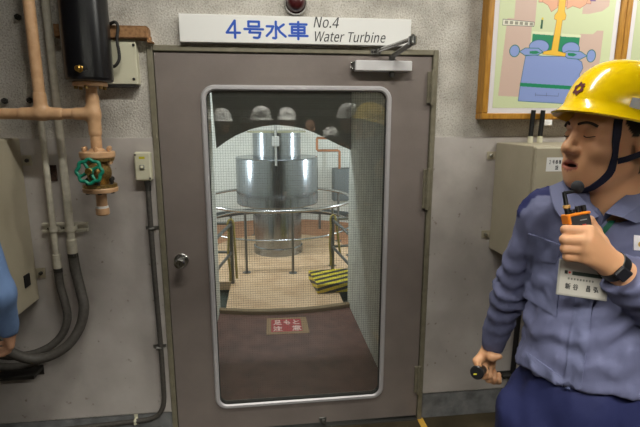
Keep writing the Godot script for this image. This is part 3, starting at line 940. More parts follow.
func turbine() -> void:
	var brushed := mat(c8(156, 162, 168), 0.2, 1.0)
	var t := thing("turbine_shaft", "polished steel turbine shaft coupling standing in the pit", "turbine shaft", PC + Vector3(0, 0.03, 0))
	var xf := Transform3D(Basis(), PC)
	obj("lower_shaft", MB.new().lathe([Vector2(0.0001, 0.03), Vector2(0.31, 0.03), Vector2(0.31, 0.12), Vector2(0.298, 0.13), Vector2(0.298, 0.70), Vector2(0.0001, 0.70)], xf, 64), brushed, t)
	obj("coupling_drum", MB.new().lathe([Vector2(0.0001, 0.665), Vector2(0.498, 0.665), Vector2(0.508, 0.675), Vector2(0.508, 1.225), Vector2(0.5, 1.235), Vector2(0.0001, 1.235)], xf, 64), brushed, t)
	obj("upper_shaft", MB.new().lathe([Vector2(0.0001, 1.23), Vector2(0.297, 1.23), Vector2(0.297, 1.535), Vector2(0.0001, 1.535)], xf, 64), brushed, t)
	obj("top_plate", MB.new().lathe([Vector2(0.0001, 1.532), Vector2(0.36, 1.532), Vector2(0.36, 1.548), Vector2(0.0001, 1.548)], xf, 64), mat(c8(150, 148, 120), 0.5, 0.3), t)
	# hanging probe in front of the upper shaft
	var hp := W(275.5, 140, PC.z + 0.55)
	var pb := thing("hanging_probe", "slim pale hanging rod with a small bracket before the turbine shaft", "probe", Vector3(hp.x, hp.y - 0.3, hp.z))
	obj("rod", MB.new().cyl(Vector3(hp.x, W(275, 166, hp.z).y, hp.z), Vector3(hp.x, 2.8, hp.z), 0.014, -1, 10), mat(c8(150, 150, 144), 0.7), pb)
	obj("bracket", MB.new().span(hp + Vector3(-0.04, -0.07, -0.02), hp + Vector3(0.04, 0.04, 0.02), 0.004), mat(c8(176, 176, 170), 0.7), pb)
	# guard ring round the shaft
	var rl := thing("guard_ring", "round two-rail steel guard ring surrounding the turbine shaft", "railing", PC + Vector3(0, 0.03, 0))
	for h in [[0.72, 0.018], [0.40, 0.012]]:
		var pts := []
		for i in 64: pts.append(PC + Vector3(cos(TAU * i / 64) * 0.925, h[0], sin(TAU * i / 64) * 0.925))
		obj("ring_rail", MB.new().tube(pts, h[1], 8, true), M.steel, rl)
	for an in [114.0, 82.0, 50.0, 20.0, -25.0, -70.0, -110.0, -155.0, 160.0]:
		var a := deg_to_rad(an)
		var b := PC + Vector3(cos(a) * 0.925, 0.026, sin(a) * 0.925)
		var ps := obj("post", MB.new().cyl(b, b + Vector3(0, 0.69, 0), 0.014, -1, 10), M.dull_steel, rl)
		obj("foot_plate", MB.new().cyl(b, b + Vector3(0, 0.008, 0), 0.045, -1, 14), M.dull_steel, ps)
	# dark pipe round the back of the pit
	var arc := []
	for i in 33:
		var a := deg_to_rad(lerpf(-185.0, 5.0, i / 32.0))
		arc.append(PC + Vector3(cos(a) * 1.35, 0.3, sin(a) * 1.35))
	var bp := thing("ring_pipe", "thick dark grey pipe curving round the back of the pit", "pipe", PC + Vector3(0, 0.03, -1.3))
	obj("pipe_bend", MB.new().tube(arc, 0.045, 12), mat(c8(84, 88, 88), 0.5, 0.3), bp)
	for an in [-170.0, -120.0, -60.0, -10.0]:
		var a := deg_to_rad(an)
		var b := PC + Vector3(cos(a) * 1.35, 0.026, sin(a) * 1.35)
		obj("support", MB.new().cyl(b, b + Vector3(0, 0.24, 0), 0.02, -1, 8), M.dull_steel, bp)
	# entry railings
	var rope_m := mat(c8(168, 150, 84), 0.8)
	var la := G(233, 283, 0.03)
	var ra := Vector3(0.706, 0.03, -2.42)
	for s in 2:
		var b: Vector3 = la if s == 0 else ra
		var r := thing("entry_railing", ["grey tubular entry railing beside the dark floor opening", "grey tubular entry railing behind the striped step"][s], "railing", b)
		var top := b + Vector3(0, 0.65, 0)
		obj("post", MB.new().cyl(b, top, 0.019, -1, 10), M.dull_steel, r)
		var sg := -1.0 if s == 0 else 1.0
		var wall_p := Vector3(PX0 - 0.02 if s == 0 else PX1 + 0.02, 0.53, -1.76)
		rail("rail", [top - Vector3(0, 0.03, 0), Vector3(wall_p.x, top.y - 0.03, wall_p.z)], 0.016, M.dull_steel, r)
		rail("rail", [b + Vector3(0, 0.33, 0), Vector3(wall_p.x, b.y + 0.33, wall_p.z)], 0.014, M.dull_steel, r)
		rail("rail", [top - Vector3(0, 0.02, 0), top + Vector3(sg * 0.75, -0.02, -0.08)], 0.016, M.dull_steel, r)
		rail("rail", [b + Vector3(0, 0.33, 0), b + Vector3(sg * 0.75, 0.33, -0.08)], 0.014, M.dull_steel, r)
		# rope slung over the post
		var rp := []
		for i in 21:
			var u := i / 20.0
			var side := 0.028 if i % 2 == 0 else 0.03
			rp.append(top + Vector3(lerpf(-0.026, 0.026 + 0.03 * u, u), -0.02 + 0.05 * sin(u * PI) * 0.6, 0.022))
		var down1 := []
		for i in 13:
			var u := i / 12.0
			down1.append(top + Vector3(-0.028 + 0.006 * sin(u * 9.0), -0.02 - u * (0.6 if s == 0 else 0.5), 0.024))
		down1.reverse()
		var down2 := []
		for i in 13:
			var u := i / 12.0
			down2.append(top + Vector3(0.03 + 0.05 * u * (0.3 if s == 0 else 1.0), -0.02 - u * (0.57 if s == 0 else 0.4), 0.024 + 0.01 * u))
		tag(obj("rope", MB.new().tube(down1 + [top + Vector3(-0.02, 0.012, 0.02), top + Vector3(0.005, 0.024, 0.0), top + Vector3(0.022, 0.012, 0.02)] + down2, 0.012, 8), rope_m), ["yellow rope slung over the entry railing post beside the dark floor opening", "yellow rope looped over the entry railing post behind the striped step"][s], "rope")
	# striped step
	var im := Image.create(256, 256, false, Image.FORMAT_RGB8)
	for yy in 256:
		for xx in 256:
			im.set_pixel(xx, yy, c8(222, 200, 40) if fposmod(xx * 0.5 + yy * 1.0, 64.0) < 33.0 else c8(40, 42, 38))
	var sm := print_mat(im, 0.5)
	sm.texture_repeat = true
	var top_l := G(308.5, 270.5, 0.12)
	var fl := G(317.5, 285, 0.12)
	var ux := Vector3(0.995, 0, -0.06).normalized()
	var a0 := fl; var a1 := fl + ux * 0.52; var a3 := top_l; var a2 := top_l + ux * 0.52
	var dn := Vector3(0, -0.088, 0)
	var sb := MB.new()
	sb.quad(a0, a1, a2, a3, Vector3.UP)
	sb.quad(a0 + dn, a1 + dn, a1, a0, Vector3(0, 0, 1))
	sb.quad(a3 + dn, a0 + dn, a0, a3, Vector3(-1, 0, 0))
	sb.quad(a1 + dn, a2 + dn, a2, a1, Vector3(1, 0, 0))
	sb.quad(a2 + dn, a3 + dn, a3, a2, Vector3(0, 0, -1))
	# front stripes are coarser: fewer repeats there
	for i in range(4, 8): sb.t[i] = sb.t[i] * Vector2(1.0, 0.35)
	for i in range(8, 12): sb.t[i] = sb.t[i] * Vector2(1.0, 0.35)
	tag(obj("striped_step", sb, sm), "low step box painted with yellow and black hazard stripes", "step")
	# copper pipe and grey box on the far wall
	var bx0 := W(333.5, 169, -4.75); var bx1 := W(351, 201, -4.75)
	var cb := thing("wall_box", "dark grey equipment box on the pit wall below a copper pipe", "equipment box", Vector3(bx0.x + 0.1, bx1.y, -4.8))
	obj("body", MB.new().span(Vector3(bx0.x, bx1.y, -4.95), Vector3(bx1.x + 0.12, bx0.y, -4.75), 0.008), mat(c8(104, 110, 110), 0.6), cb)
	obj("box_lid", MB.new().span(Vector3(bx0.x + 0.015, bx1.y + 0.015, -4.75), Vector3(bx1.x + 0.105, bx0.y - 0.015, -4.74), 0.004), mat(c8(98, 104, 104), 0.5), cb)
	var cz := -4.8
	tag(obj("copper_pipe", MB.new().tube([W(318, 138, cz) + Vector3(0.16, 0, 0), W(317, 138, cz), W(317, 139, cz), W(317, 149.5, cz), W(318, 150.5, cz), W(338, 150.5, cz), W(339.5, 151.5, cz), W(339.5, 169.5, cz)], 0.02, 8), mat(c8(176, 120, 84), 0.4, 0.6)), "thin copper pipe bent down onto the grey wall box", "pipe")

# ---------------------------------------------------------------- sign and signal lamp over the door
func sign_and_lamp() -> void:
	var z := 0.04
	var a := W(178.2, 13.3, z); var b := W(410.5, 46.5, z)
	var y1 := a.y
	var y0 := W(178.2, 41.8, z).y
	var t := thing("door_sign", "long white sign with blue and grey lettering above the door", "sign", Vector3((a.x + b.x) * 0.5, y0, 0.02))
	obj("board", MB.new().span(Vector3(a.x, y0, 0.0), Vector3(b.x, y1, z), 0.002), M.white, t)
	var im := Image.create(1100, 128, false, Image.FORMAT_RGB8)
	im.fill(c8(236, 235, 232))
	var px := 1100.0 / (b.x - a.x)
	var blue := c8(38, 84, 190)
	var cells := [["4", 224.5, 240.5], ["号", 242.5, 264], ["水", 264.5, 286.5], ["車", 287.5, 308.5]]
	for q in cells:
		var xa := (W(q[1], 28, z).x - a.x) * px
		var xb := (W(q[2], 28, z).x - a.x) * px
		glyph(im, q[0], Vector2(xa + 4, 22), Vector2(xb - xa - 6, 86), 5.6, blue)
	var face := MB.new()
	face.quad(Vector3(a.x + 0.003, y0 + 0.003, z + 0.0004), Vector3(b.x - 0.003, y0 + 0.003, z + 0.0004), Vector3(b.x - 0.003, y1 - 0.003, z + 0.0004), Vector3(a.x + 0.003, y1 - 0.003, z + 0.0004), Vector3(0, 0, 1))
	obj("face_print", face, print_mat(im, 0.3), t)
	var font := SystemFont.new()
	font.font_names = PackedStringArray(["Droid Sans"])
	var bold := FontVariation.new()
	bold.base_font = font
	bold.variation_embolden = 0.0
	var ink := mat(c8(46, 46, 50), 0.4)
	for q in [["No.4", 313.5, 27.6, 17.0, 338.0], ["Water Turbine", 313.0, 41.4, 17.0, 384.5]]:
		var tm := TextMesh.new()
		tm.font = bold; tm.text = q[0]; tm.font_size = 64; tm.pixel_size = 0.001; tm.depth = 0.02
		tm.horizontal_alignment = HORIZONTAL_ALIGNMENT_LEFT; tm.vertical_alignment = VERTICAL_ALIGNMENT_BOTTOM
		var box := tm.get_aabb()
		var p := W(q[1], q[2], z)
		var p2 := W(q[4], q[2], z)
		var s: float = (p2.x - p.x) / box.size.x
		var sy := s * 1.14
		var o := MeshInstance3D.new()
		o.name = "lettering"
		o.mesh = tm
		o.set_surface_override_material(0, ink)
		t.add_child(o, true)
		o.transform = Transform3D(Basis(Vector3(s, 0, 0), Vector3(0.2 * sy, sy, 0), Vector3(0, 0, 0.02)), Vector3(p.x - box.position.x * s - 0.2 * sy * box.position.y, p.y - sy * (box.position.y if q[0] != "No.4" else box.position.y), z + 0.001) - t.position)
	# red signal lamp
	var lp := W(296, 2.0, 0.05)
	var lx := Transform3D(Basis(Vector3.RIGHT, Vector3(0, 0, 1), Vector3(0, -1, 0)), Vector3(lp.x, lp.y, 0.0))
	var sl := thing("signal_lamp", "unlit dark red round signal lamp in a chrome ring above the sign", "signal lamp", Vector3(lp.x, lp.y, 0.0))
	obj("ring", MB.new().lathe([Vector2(0.0001, 0.0), Vector2(0.05, 0.0), Vector2(0.052, 0.01), Vector2(0.052, 0.03), Vector2(0.047, 0.036), Vector2(0.042, 0.034), Vector2(0.0001, 0.034)], lx, 32), M.steel, sl)
	var rm := mat(c8(64, 6, 12), 0.12)
	rm.clearcoat_enabled = true; rm.clearcoat = 0.6
	obj("lens", MB.new().lathe([Vector2(0.042, 0.033), Vector2(0.0415, 0.042), Vector2(0.038, 0.056), Vector2(0.03, 0.068), Vector2(0.018, 0.076), Vector2(0.0001, 0.079)], lx, 32, true), rm, sl)

# ---------------------------------------------------------------- pipes and boxes beside the door
func smooth(pts: Array, n := 6) -> Array:
	var o := []
	for i in pts.size() - 1:
		var p0: Vector3 = pts[maxi(i - 1, 0)]
		var p3: Vector3 = pts[mini(i + 2, pts.size() - 1)]
		for k in n:
			o.append((pts[i] as Vector3).cubic_interpolate(pts[i + 1], p0, p3, float(k) / n))
	o.append(pts[pts.size() - 1])
	return o

func left_pipes() -> void:
	var z := 0.18
	# tan pipework: riser, tee, cross pipe, drop to the valve
	var r := 0.0225
	var cx := W(93.5, 113, z).x
	var cy := W(60, 113.8, z).y
	var rx := W(40, 100, z).x
	var t := thing("drain_pipe", "tan painted pipework with a tee below the black cylinder", "pipe", Vector3(cx, 1.2, z))
	var pip := MB.new()
	pip.tube([Vector3(rx, 5.19, z), Vector3(rx, cy + 0.05, z)], r, 20)
	obj("riser", pip, M.tan_pipe, t)
	obj("cross_pipe", MB.new().tube([Vector3(-2.2, cy, z), Vector3(cx - 0.04, cy, z)], r, 20), M.tan_pipe, t)
	var tee := Solid.new()
	tee.cap(Vector3(rx - 0.075, cy, z), Vector3(rx + 0.075, cy, z), r + 0.004, r + 0.004, 0.018)
	tee.cap(Vector3(rx, cy, z), Vector3(rx, cy + 0.075, z), r + 0.004, r + 0.004, 0.018)
	var tm := MB.new()
	tee.mesh(tm, 0.008)
	obj("tee_fitting", tm, M.tan_pipe, t)
	var tee2 := Solid.new()
	tee2.cap(Vector3(cx - 0.07, cy, z), Vector3(cx, cy, z), r + 0.004, r + 0.004, 0.02)
	tee2.cap(Vector3(cx, cy - 0.08, z), Vector3(cx, cy + 0.07, z), r + 0.0045, r + 0.0045, 0.02)
	var tm2 := MB.new()
	tee2.mesh(tm2, 0.008)
	obj("tee_fitting", tm2, M.tan_pipe, t)
	var cbot := W(93, 87.5, z).y
	var f1 := W(97, 152, z).y
	obj("drop_pipe", MB.new().tube([Vector3(cx, cbot, z), Vector3(cx, W(98, 156.5, z).y + 0.03, z)], r, 20), M.tan_pipe, t)
	obj("collar", MB.new().cyl(Vector3(cx, cy + 0.05, z), Vector3(cx, cy + 0.056, z), r + 0.006, -1, 20), M.tan_pipe, t)
	# black cylinder
	var br := 0.094
	var cyx := cx - 0.002
	var bc := thing("pressure_cylinder", "tall glossy black cylinder hanging above the tan pipe", "cylinder", Vector3(cyx, cbot, z))
	var xb := Transform3D(Basis(), Vector3(cyx, cbot, z))
	var blk := mat(c8(16, 16, 19), 0.28)
	obj("body", MB.new().lathe([Vector2(0.0001, 0.022), Vector2(br - 0.012, 0.022), Vector2(br - 0.004, 0.026), Vector2(br, 0.036), Vector2(br, 0.9), Vector2(0.0001, 0.9)], xb, 48), blk, bc)
	obj("bottom_flange", MB.new().lathe([Vector2(0.0001, 0.004), Vector2(0.066, 0.004), Vector2(0.068, 0.008), Vector2(0.068, 0.018), Vector2(0.064, 0.022), Vector2(0.0001, 0.022)], xb, 32), M.tan_pipe, bc)
	for i in 6:
		var a := TAU * i / 6 + 0.5
		obj("bolt", MB.new().cyl(Vector3(cyx + cos(a) * 0.056, cbot - 0.008, z + sin(a) * 0.056), Vector3(cyx + cos(a) * 0.056, cbot + 0.006, z + sin(a) * 0.056), 0.008, -1, 6), M.old_brass, bc)
	var kp := W(78, 68.5, z + 0.1)
	obj("drain_plug", MB.new().cyl(Vector3(kp.x + 0.004, kp.y, z + 0.07), Vector3(kp.x, kp.y, z + 0.112), 0.0115, -1, 14, 0.003).cyl(Vector3(kp.x + 0.004, kp.y, z + 0.086), Vector3(kp.x + 0.003, kp.y, z + 0.096), 0.016, -1, 6, 0.002), M.brass, bc)
	obj("plug_stem", MB.new().cyl(Vector3(kp.x + 0.028, kp.y, z + 0.07), Vector3(kp.x + 0.028, kp.y, z + 0.1), 0.007, -1, 10), M.steel, bc)
	# bracket that carries it
	var ba := W(53, 25, 0.06); var bb := W(147, 38.6, 0.06)
	var bk := thing("steel_bracket", "brown painted steel channel bracket carrying the black cylinder", "bracket", Vector3((ba.x + bb.x) * 0.5, bb.y, 0.03))
	var by1 := W(130, 25.5, 0.06).y; var by0 := W(130, 38.4, 0.06).y
	obj("channel", MB.new().span(Vector3(ba.x, by1 - 0.006, 0.0), Vector3(bb.x, by1, 0.06)).span(Vector3(ba.x, by0, 0.0), Vector3(bb.x, by0 + 0.006, 0.06)).span(Vector3(ba.x, by0, 0.052), Vector3(bb.x, by1, 0.06)), M.brown_steel, bk)
	var ea := W(146, 29, 0.03); var eb := W(153, 43, 0.03)
	obj("end_angle", MB.new().span(Vector3(bb.x - 0.004, eb.y, 0.0), Vector3(eb.x, eb.y + 0.006, 0.05)).span(Vector3(bb.x - 0.004, eb.y, 0.0), Vector3(bb.x + 0.004, ea.y, 0.05)), M.brown_steel, bk)
	obj("bolt", MB.new().cyl(Vector3(eb.x - 0.014, eb.y + 0.006, 0.028), Vector3(eb.x - 0.014, eb.y + 0.026, 0.028), 0.009, -1, 6), M.brown_steel, bk)
	# pale box behind the cylinder
	var pa := W(100, 38.6, 0.045); var pb := W(138.5, 84.5, 0.045)
	var pbx := thing("junction_box", "beige wall box behind the black cylinder with a black cable loop", "junction box", Vector3((pa.x + pb.x) * 0.5, pb.y, 0.02))
	obj("body", MB.new().span(Vector3(pa.x, pb.y, 0.0), Vector3(pb.x, W(120, 38.6, 0.045).y - 0.002, 0.045), 0.003), M.cream, pbx)
	obj("base_plate", MB.new().span(Vector3(pa.x, pb.y - 0.012, 0.0), Vector3(pb.x - 0.01, pb.y, 0.05)), M.dark_steel, pbx)
	for q in [[133.5, 45], [134, 79]]:
		var s := W(q[0], q[1], 0.045)
		obj("screw", MB.new().cyl(Vector3(s.x, s.y, 0.045), Vector3(s.x, s.y, 0.049), 0.006, -1, 10), M.dark_steel, pbx)
	tag(obj("cable", MB.new().tube(smooth([W(110, 24, 0.07), W(115, 22, 0.08), W(118, 27, 0.08), W(117, 40, 0.08), W(119, 52, 0.08), W(119, 60, 0.08), W(115, 66, 0.08), W(111, 66, 0.07)]), 0.007, 8), M.rubber), "thin black cable loop between the black cylinder and the beige box", "cable")
	# valve
	var v := thing("gate_valve", "brass flanged gate valve with a green handwheel on the tan pipe", "valve", Vector3(cx, 1.3, z))
	var fa := W(98, 156.5, z).y
	var fb := W(100, 188, z).y
	var vx := Transform3D(Basis(), Vector3(cx, 0, z))
	obj("pipe_flange", MB.new().lathe([Vector2(0.0001, fa - 0.004), Vector2(0.07, fa - 0.004), Vector2(0.072, fa), Vector2(0.072, fa + 0.018), Vector2(0.069, fa + 0.022), Vector2(0.036, fa + 0.024), Vector2(0.025, fa + 0.036)], vx, 40), M.tan_pipe, v)
	obj("valve_flange", MB.new().lathe([Vector2(0.0001, fa - 0.018), Vector2(0.066, fa - 0.018), Vector2(0.068, fa - 0.004), Vector2(0.0001, fa - 0.004)], vx, 40), M.old_brass, v)
	obj("valve_flange", MB.new().lathe([Vector2(0.0001, fb + 0.004), Vector2(0.07, fb + 0.004), Vector2(0.07, fb + 0.018), Vector2(0.0001, fb + 0.018)], vx, 40), M.old_brass, v)
	obj("pipe_flange", MB.new().lathe([Vector2(0.0001, fb + 0.004), Vector2(0.071, fb + 0.004), Vector2(0.073, fb), Vector2(0.071, fb - 0.015), Vector2(0.05, fb - 0.021), Vector2(0.0001, fb - 0.021)], vx, 40), M.tan_pipe, v)
	for k in 6:
		var a := TAU * k / 6 + 0.3
		for q in [[fa - 0.045, fa + 0.044, "tan"], [fb - 0.034, fb + 0.046, "dark"]]:
			var o := Vector3(cx + cos(a) * 0.056, 0, z + sin(a) * 0.056)
			var bl := MB.new()
			bl.cyl(o + Vector3(0, q[0] + 0.012, 0), o + Vector3(0, q[1], 0), 0.006, -1, 8)
			bl.cyl(o + Vector3(0, q[1] - 0.016, 0), o + Vector3(0, q[1] - 0.003, 0), 0.0095, -1, 6, 0.001)
			bl.cyl(o + Vector3(0, q[0] + 0.012, 0), o + Vector3(0, q[0] + 0.024, 0), 0.0095, -1, 6, 0.001)
			obj("flange_bolt", bl, M.tan_pipe if q[2] == "tan" else M.dark_steel, v)
	var bd := Solid.new()
	var vm := (fa + fb) * 0.5
	bd.cap(Vector3(cx, fb + 0.015, z), Vector3(cx, fa - 0.015, z), 0.036, 0.036, 0.03)
	bd.ell(Vector3(cx, vm, z), Vector3(0.05, 0.042, 0.042), Basis(), 0.03)
	var wd := W(88.5, 171.5, z + 0.14)
	var ax := (Vector3(wd.x, wd.y, z + 0.14) - Vector3(cx, vm, z)).normalized()
	var hub := Vector3(cx, vm, z) + ax * 0.13
	bd.cap(Vector3(cx, vm, z), Vector3(cx, vm, z) + ax * 0.06, 0.034, 0.028, 0.02)
	var bm := MB.new()
	bd.mesh(bm, 0.007)
	obj("body", bm, M.old_brass, v)
	obj("bonnet", MB.new().cyl(Vector3(cx, vm, z) + ax * 0.055, Vector3(cx, vm, z) + ax * 0.07, 0.037, -1, 8, 0.003).cyl(Vector3(cx, vm, z) + ax * 0.07, Vector3(cx, vm, z) + ax * 0.1, 0.018, 0.016, 14), M.old_brass, v)
	obj("stem", MB.new().cyl(Vector3(cx, vm, z) + ax * 0.09, hub + ax * 0.02, 0.008, -1, 10).cyl(hub + ax * 0.006, hub + ax * 0.018, 0.015, -1, 6, 0.002), M.brass, v)
	var e1 := ax.cross(Vector3.UP).normalized()
	var e2 := ax.cross(e1).normalized()
	var rim := []
	for i in 72:
		var a := TAU * i / 72
		var rr := 0.047 + 0.0035 * cos(a * 8.0)
		rim.append(hub + (e1 * cos(a) + e2 * sin(a)) * rr)
	var hw := obj("handwheel", MB.new().tube(rim, 0.0075, 10, true), M.green, v)
	for i in 4:
		var a := TAU * i / 4 + 0.5
		obj("spoke", MB.new().cyl(hub - ax * 0.006, hub + (e1 * cos(a) + e2 * sin(a)) * 0.046, 0.008, 0.006, 8), M.green, hw)
	obj("wheel_hub", MB.new().cyl(hub - ax * 0.012, hub + ax * 0.007, 0.016, -1, 16, 0.003), M.green, hw)
	# stub below the valve
	var s0 := W(102, 192, z).y; var s1 := W(104, 207, z).y; var s2 := W(105, 215, z).y
	var sx := Transform3D(Basis(), Vector3(cx, 0, z))
	obj("outlet_pipe", MB.new().lathe([Vector2(r, s0 + 0.01), Vector2(r, s1)], sx, 24), M.tan_pipe, v)
	obj("thread_tape", MB.new().lathe([Vector2(r, s1 + 0.006), Vector2(r + 0.003, s1 + 0.005), Vector2(r + 0.003, s1 - 0.004)], sx, 24), M.white, v)
	obj("end_cap", MB.new().lathe([Vector2(r, s1 - 0.003), Vector2(r + 0.006, s1 - 0.005), Vector2(r + 0.006, s2 + 0.006), Vector2(r, s2), Vector2(0.0001, s2)], sx, 24), M.tan_pipe, v)
	# two pale conduits with dark flexible hoses below
	var z2 := 0.05
	var xa := W(50, 200, z2).x
	var xc := W(67, 200, z2).x
	var ya := W(55.5, 266, z2).y
	var yc := W(70, 251, z2).y
	var zr := 0.022
	for q in [[xa, ya, 0], [xc, yc, 1]]:
		var cd := thing("conduit", ["pale grey conduit pipe, slimmer hose end, running down behind the tan riser", "pale grey conduit pipe running down behind the black cylinder edge"][q[2]], "conduit", Vector3(q[0], q[1], z2))
		var rr: float = 0.0135 if q[2] == 0 else 0.0172
		obj("pipe", MB.new().tube([Vector3(q[0], 5.19, z2), Vector3(q[0], q[1], z2)], rr, 16), M.conduit, cd)
		obj("coupling", MB.new().lathe([Vector2(rr, q[1] + 0.06), Vector2(rr + 0.005, q[1] + 0.055), Vector2(rr + 0.005, q[1] - 0.01), Vector2(rr, q[1] - 0.012)], Transform3D(Basis(), Vector3(q[0], 0, z2)), 20), M.conduit, cd)
		obj("coupling_nut", MB.new().cyl(Vector3(q[0], q[1] - 0.012, z2), Vector3(q[0], q[1] - 0.03, z2), rr + 0.007, -1, 8), M.dark_steel, cd)
	var h1 := smooth([Vector3(xa, ya - 0.01, z2), W(60, 285, z2), W(65, 303, z2 + 0.01), W(67.5, 318, z2 + 0.02), W(63, 333, z2 + 0.03), W(52, 345, z2 + 0.05), W(36, 353, z2 + 0.07), W(18, 356, z2 + 0.09), W(0, 355, z2 + 0.12), W(-30, 349, z2 + 0.15)])
	var h2 := smooth([Vector3(xc, yc - 0.01, z2), W(75.5, 270, z2), W(81, 292, z2 + 0.02), W(84, 308, z2 + 0.04), W(80, 327, z2 + 0.06), W(68, 345, z2 + 0.09), W(50, 356, z2 + 0.11), W(32, 359, z2 + 0.13), W(14, 354, z2 + 0.16), W(0, 346, z2 + 0.19), W(-25, 328, z2 + 0.22)])
	tag(obj("flexible_hose", MB.new().tube(h1, 0.0185, 12), M.hose), "dark flexible hose curving from the slimmer pale conduit, inner of two", "hose")
	tag(obj("flexible_hose", MB.new().tube(h2, 0.023, 12), M.hose), "thick dark flexible hose looping from the pale conduit, outer of two", "hose")
	var h3 := smooth([W(45, 357, 0.04), W(30, 364, 0.05), W(12, 367, 0.06), W(-20, 366, 0.07)])
	tag(obj("flexible_hose", MB.new().tube(h3, 0.02, 12), M.hose), "short dark hose end lying on the small wall ledge under the hose loop", "hose")
	# strut rail with clamps
	var ra := W(41.5, 222.5, 0.024); var rb := W(88, 233, 0.024)
	var st := thing("strut_rail", "short steel strut rail clamping the two pale conduits to the wall", "strut rail", Vector3((ra.x + rb.x) * 0.5, rb.y, 0.01))
	var ry1 := W(65, 222.8, 0.024).y; var ry0 := W(65, 232, 0.024).y
	obj("channel", MB.new().span(Vector3(ra.x, ry1 - 0.012, 0.009), Vector3(rb.x, ry1, 0.028), 0.001).span(Vector3(ra.x, ry0, 0.009), Vector3(rb.x, ry0 + 0.012, 0.028), 0.001).span(Vector3(ra.x, ry0, 0.009), Vector3(rb.x, ry1, 0.013)), M.conduit, st)
	for q in [[xa, 0.0135], [xc, 0.0172]]:
		var cl := MB.new()
		var pts := []
		for i in 13:
			var a := PI * i / 12
			pts.append(Vector3(q[0] + cos(a) * (q[1] + 0.003), (ry0 + ry1) * 0.5, z2 + sin(a) * (q[1] + 0.003)))
		pts.push_front(Vector3(q[0] + q[1] + 0.003, (ry0 + ry1) * 0.5, 0.02)); pts.append(Vector3(q[0] - q[1] - 0.003, (ry0 + ry1) * 0.5, 0.02))
		var l0 := []; var l1 := []; var l2 := []; var l3 := []
		for p in pts:
			var o := Vector3(p.x - q[0], 0, p.z - z2).normalized() * 0.003
			l0.append(p + Vector3(0, 0.012, 0)); l1.append(p + Vector3(0, 0.012, 0) + o); l2.append(p - Vector3(0, 0.012, 0) + o); l3.append(p - Vector3(0, 0.012, 0))
		cl.loft([l0, l1, l2, l3], false)
		var ck := obj("clamp", cl, M.conduit, st)
		obj("clamp_screw", MB.new().cyl(Vector3(q[0] - q[1] - 0.012, (ry0 + ry1) * 0.5, 0.028), Vector3(q[0] - q[1] - 0.012, (ry0 + ry1) * 0.5, 0.04), 0.006, -1, 8), M.dark_steel, ck)
	# ledge at the foot
	tag(obj("wall_ledge", MB.new().span(Vector3(-1.9, W(30, 378.5, 0.1).y, 0.009), Vector3(W(35, 376, 0.1).x, W(30, 375, 0.1).y, 0.11), 0.001).span(Vector3(-1.9, W(30, 378.5, 0.1).y - 0.03, 0.009), Vector3(W(35, 376, 0.1).x, W(30, 375, 0.1).y, 0.014)), M.dark_steel), "narrow dark steel ledge on the wall under the hose loop", "ledge")
	# switch box and its conduit
	var sa := W(133.2, 152.3, 0.05); var sb := W(151.8, 180.8, 0.05)
	var sw := thing("switch_box", "small cream push-button box on the wall beside the door frame", "switch box", Vector3((sa.x + sb.x) * 0.5, sb.y, 0.02))
	obj("body", MB.new().span(Vector3(sa.x, sb.y, 0.009), Vector3(sb.x, sa.y, 0.05), 0.006), M.cream, sw)
	var so := Vector3((sa.x + sb.x) * 0.5, (sa.y + sb.y) * 0.5, 0.05)
	obj("button", MB.new().span(so + Vector3(-0.013, -0.012, 0), so + Vector3(0.009, 0.01, 0.006), 0.002), mat(c8(150, 150, 140), 0.4), sw)
	obj("button_cap", MB.new().cyl(so + Vector3(-0.002, -0.001, 0.006), so + Vector3(-0.002, -0.001, 0.009), 0.006, -1, 14), M.cream, sw)
	obj("name_label", MB.new().span(so + Vector3(-0.014, 0.036, 0), so + Vector3(0.012, 0.047, 0.0008)), mat(c8(200, 190, 40), 0.5), sw)
	for q in [[-0.03, 0.055], [0.03, -0.055]]:
		obj("screw", MB.new().cyl(so + Vector3(q[0], q[1], 0), so + Vector3(q[0], q[1], 0.002), 0.005, -1, 10), M.dull_steel, sw)
	var dc := thing("wire_conduit", "dark grey conduit dropping from the cream push-button box to the plinth", "conduit", Vector3(so.x, 0.1, 0.03))
	obj("pipe", MB.new().tube(smooth([Vector3(W(148, 186, 0.03).x, sb.y, 0.03), W(151, 230, 0.03), W(155, 280, 0.03), W(158.5, 320, 0.03), W(161, 350, 0.03), W(163, 380, 0.03), W(164, 398, 0.03), W(162.5, 408, 0.03), W(158, 415, 0.03), W(150, 419, 0.03), W(138, 421, 0.03), W(100, 425.5, 0.03), W(40, 432, 0.03), W(-60, 442, 0.03)]), 0.0125, 12), M.hose, dc)
	obj("coupling", MB.new().cyl(Vector3(W(148, 186, 0.03).x, sb.y, 0.03), Vector3(W(148.3, 190, 0.03).x, sb.y - 0.05, 0.03), 0.016, 0.014, 14), M.dark_steel, dc)
	for q in [[151.2, 228.5], [158.5, 347.5]]:
		var p := W(q[0] + 0.5, q[1], 0.03)
		obj("saddle", MB.new().span(p + Vector3(-0.032, -0.008, -0.0203), p + Vector3(0.032, 0.008, -0.0175)).span(p + Vector3(-0.016, -0.008, -0.0195), p + Vector3(0.016, 0.008, 0.0155), 0.006), M.dull_steel, dc)
	var p3 := W(135.5, 421.5, 0.03)
	obj("saddle", MB.new().span(p3 + Vector3(-0.009, -0.03, -0.02), p3 + Vector3(0.009, 0.03, -0.017)).span(p3 + Vector3(-0.009, -0.016, -0.02), p3 + Vector3(0.009, 0.016, 0.0155), 0.006), M.cream, dc)
	# deep cabinet whose side shows
	var kx := W(30, 210, 0).x
	var ky1 := W(22, 137.6, 0).y
	var ky0 := W(38, 298, 0).y
	var ck := thing("wall_cabinet", "deep beige wall cabinet seen from its side beyond the hoses", "cabinet", Vector3(kx - 0.4, ky0, 0.3))
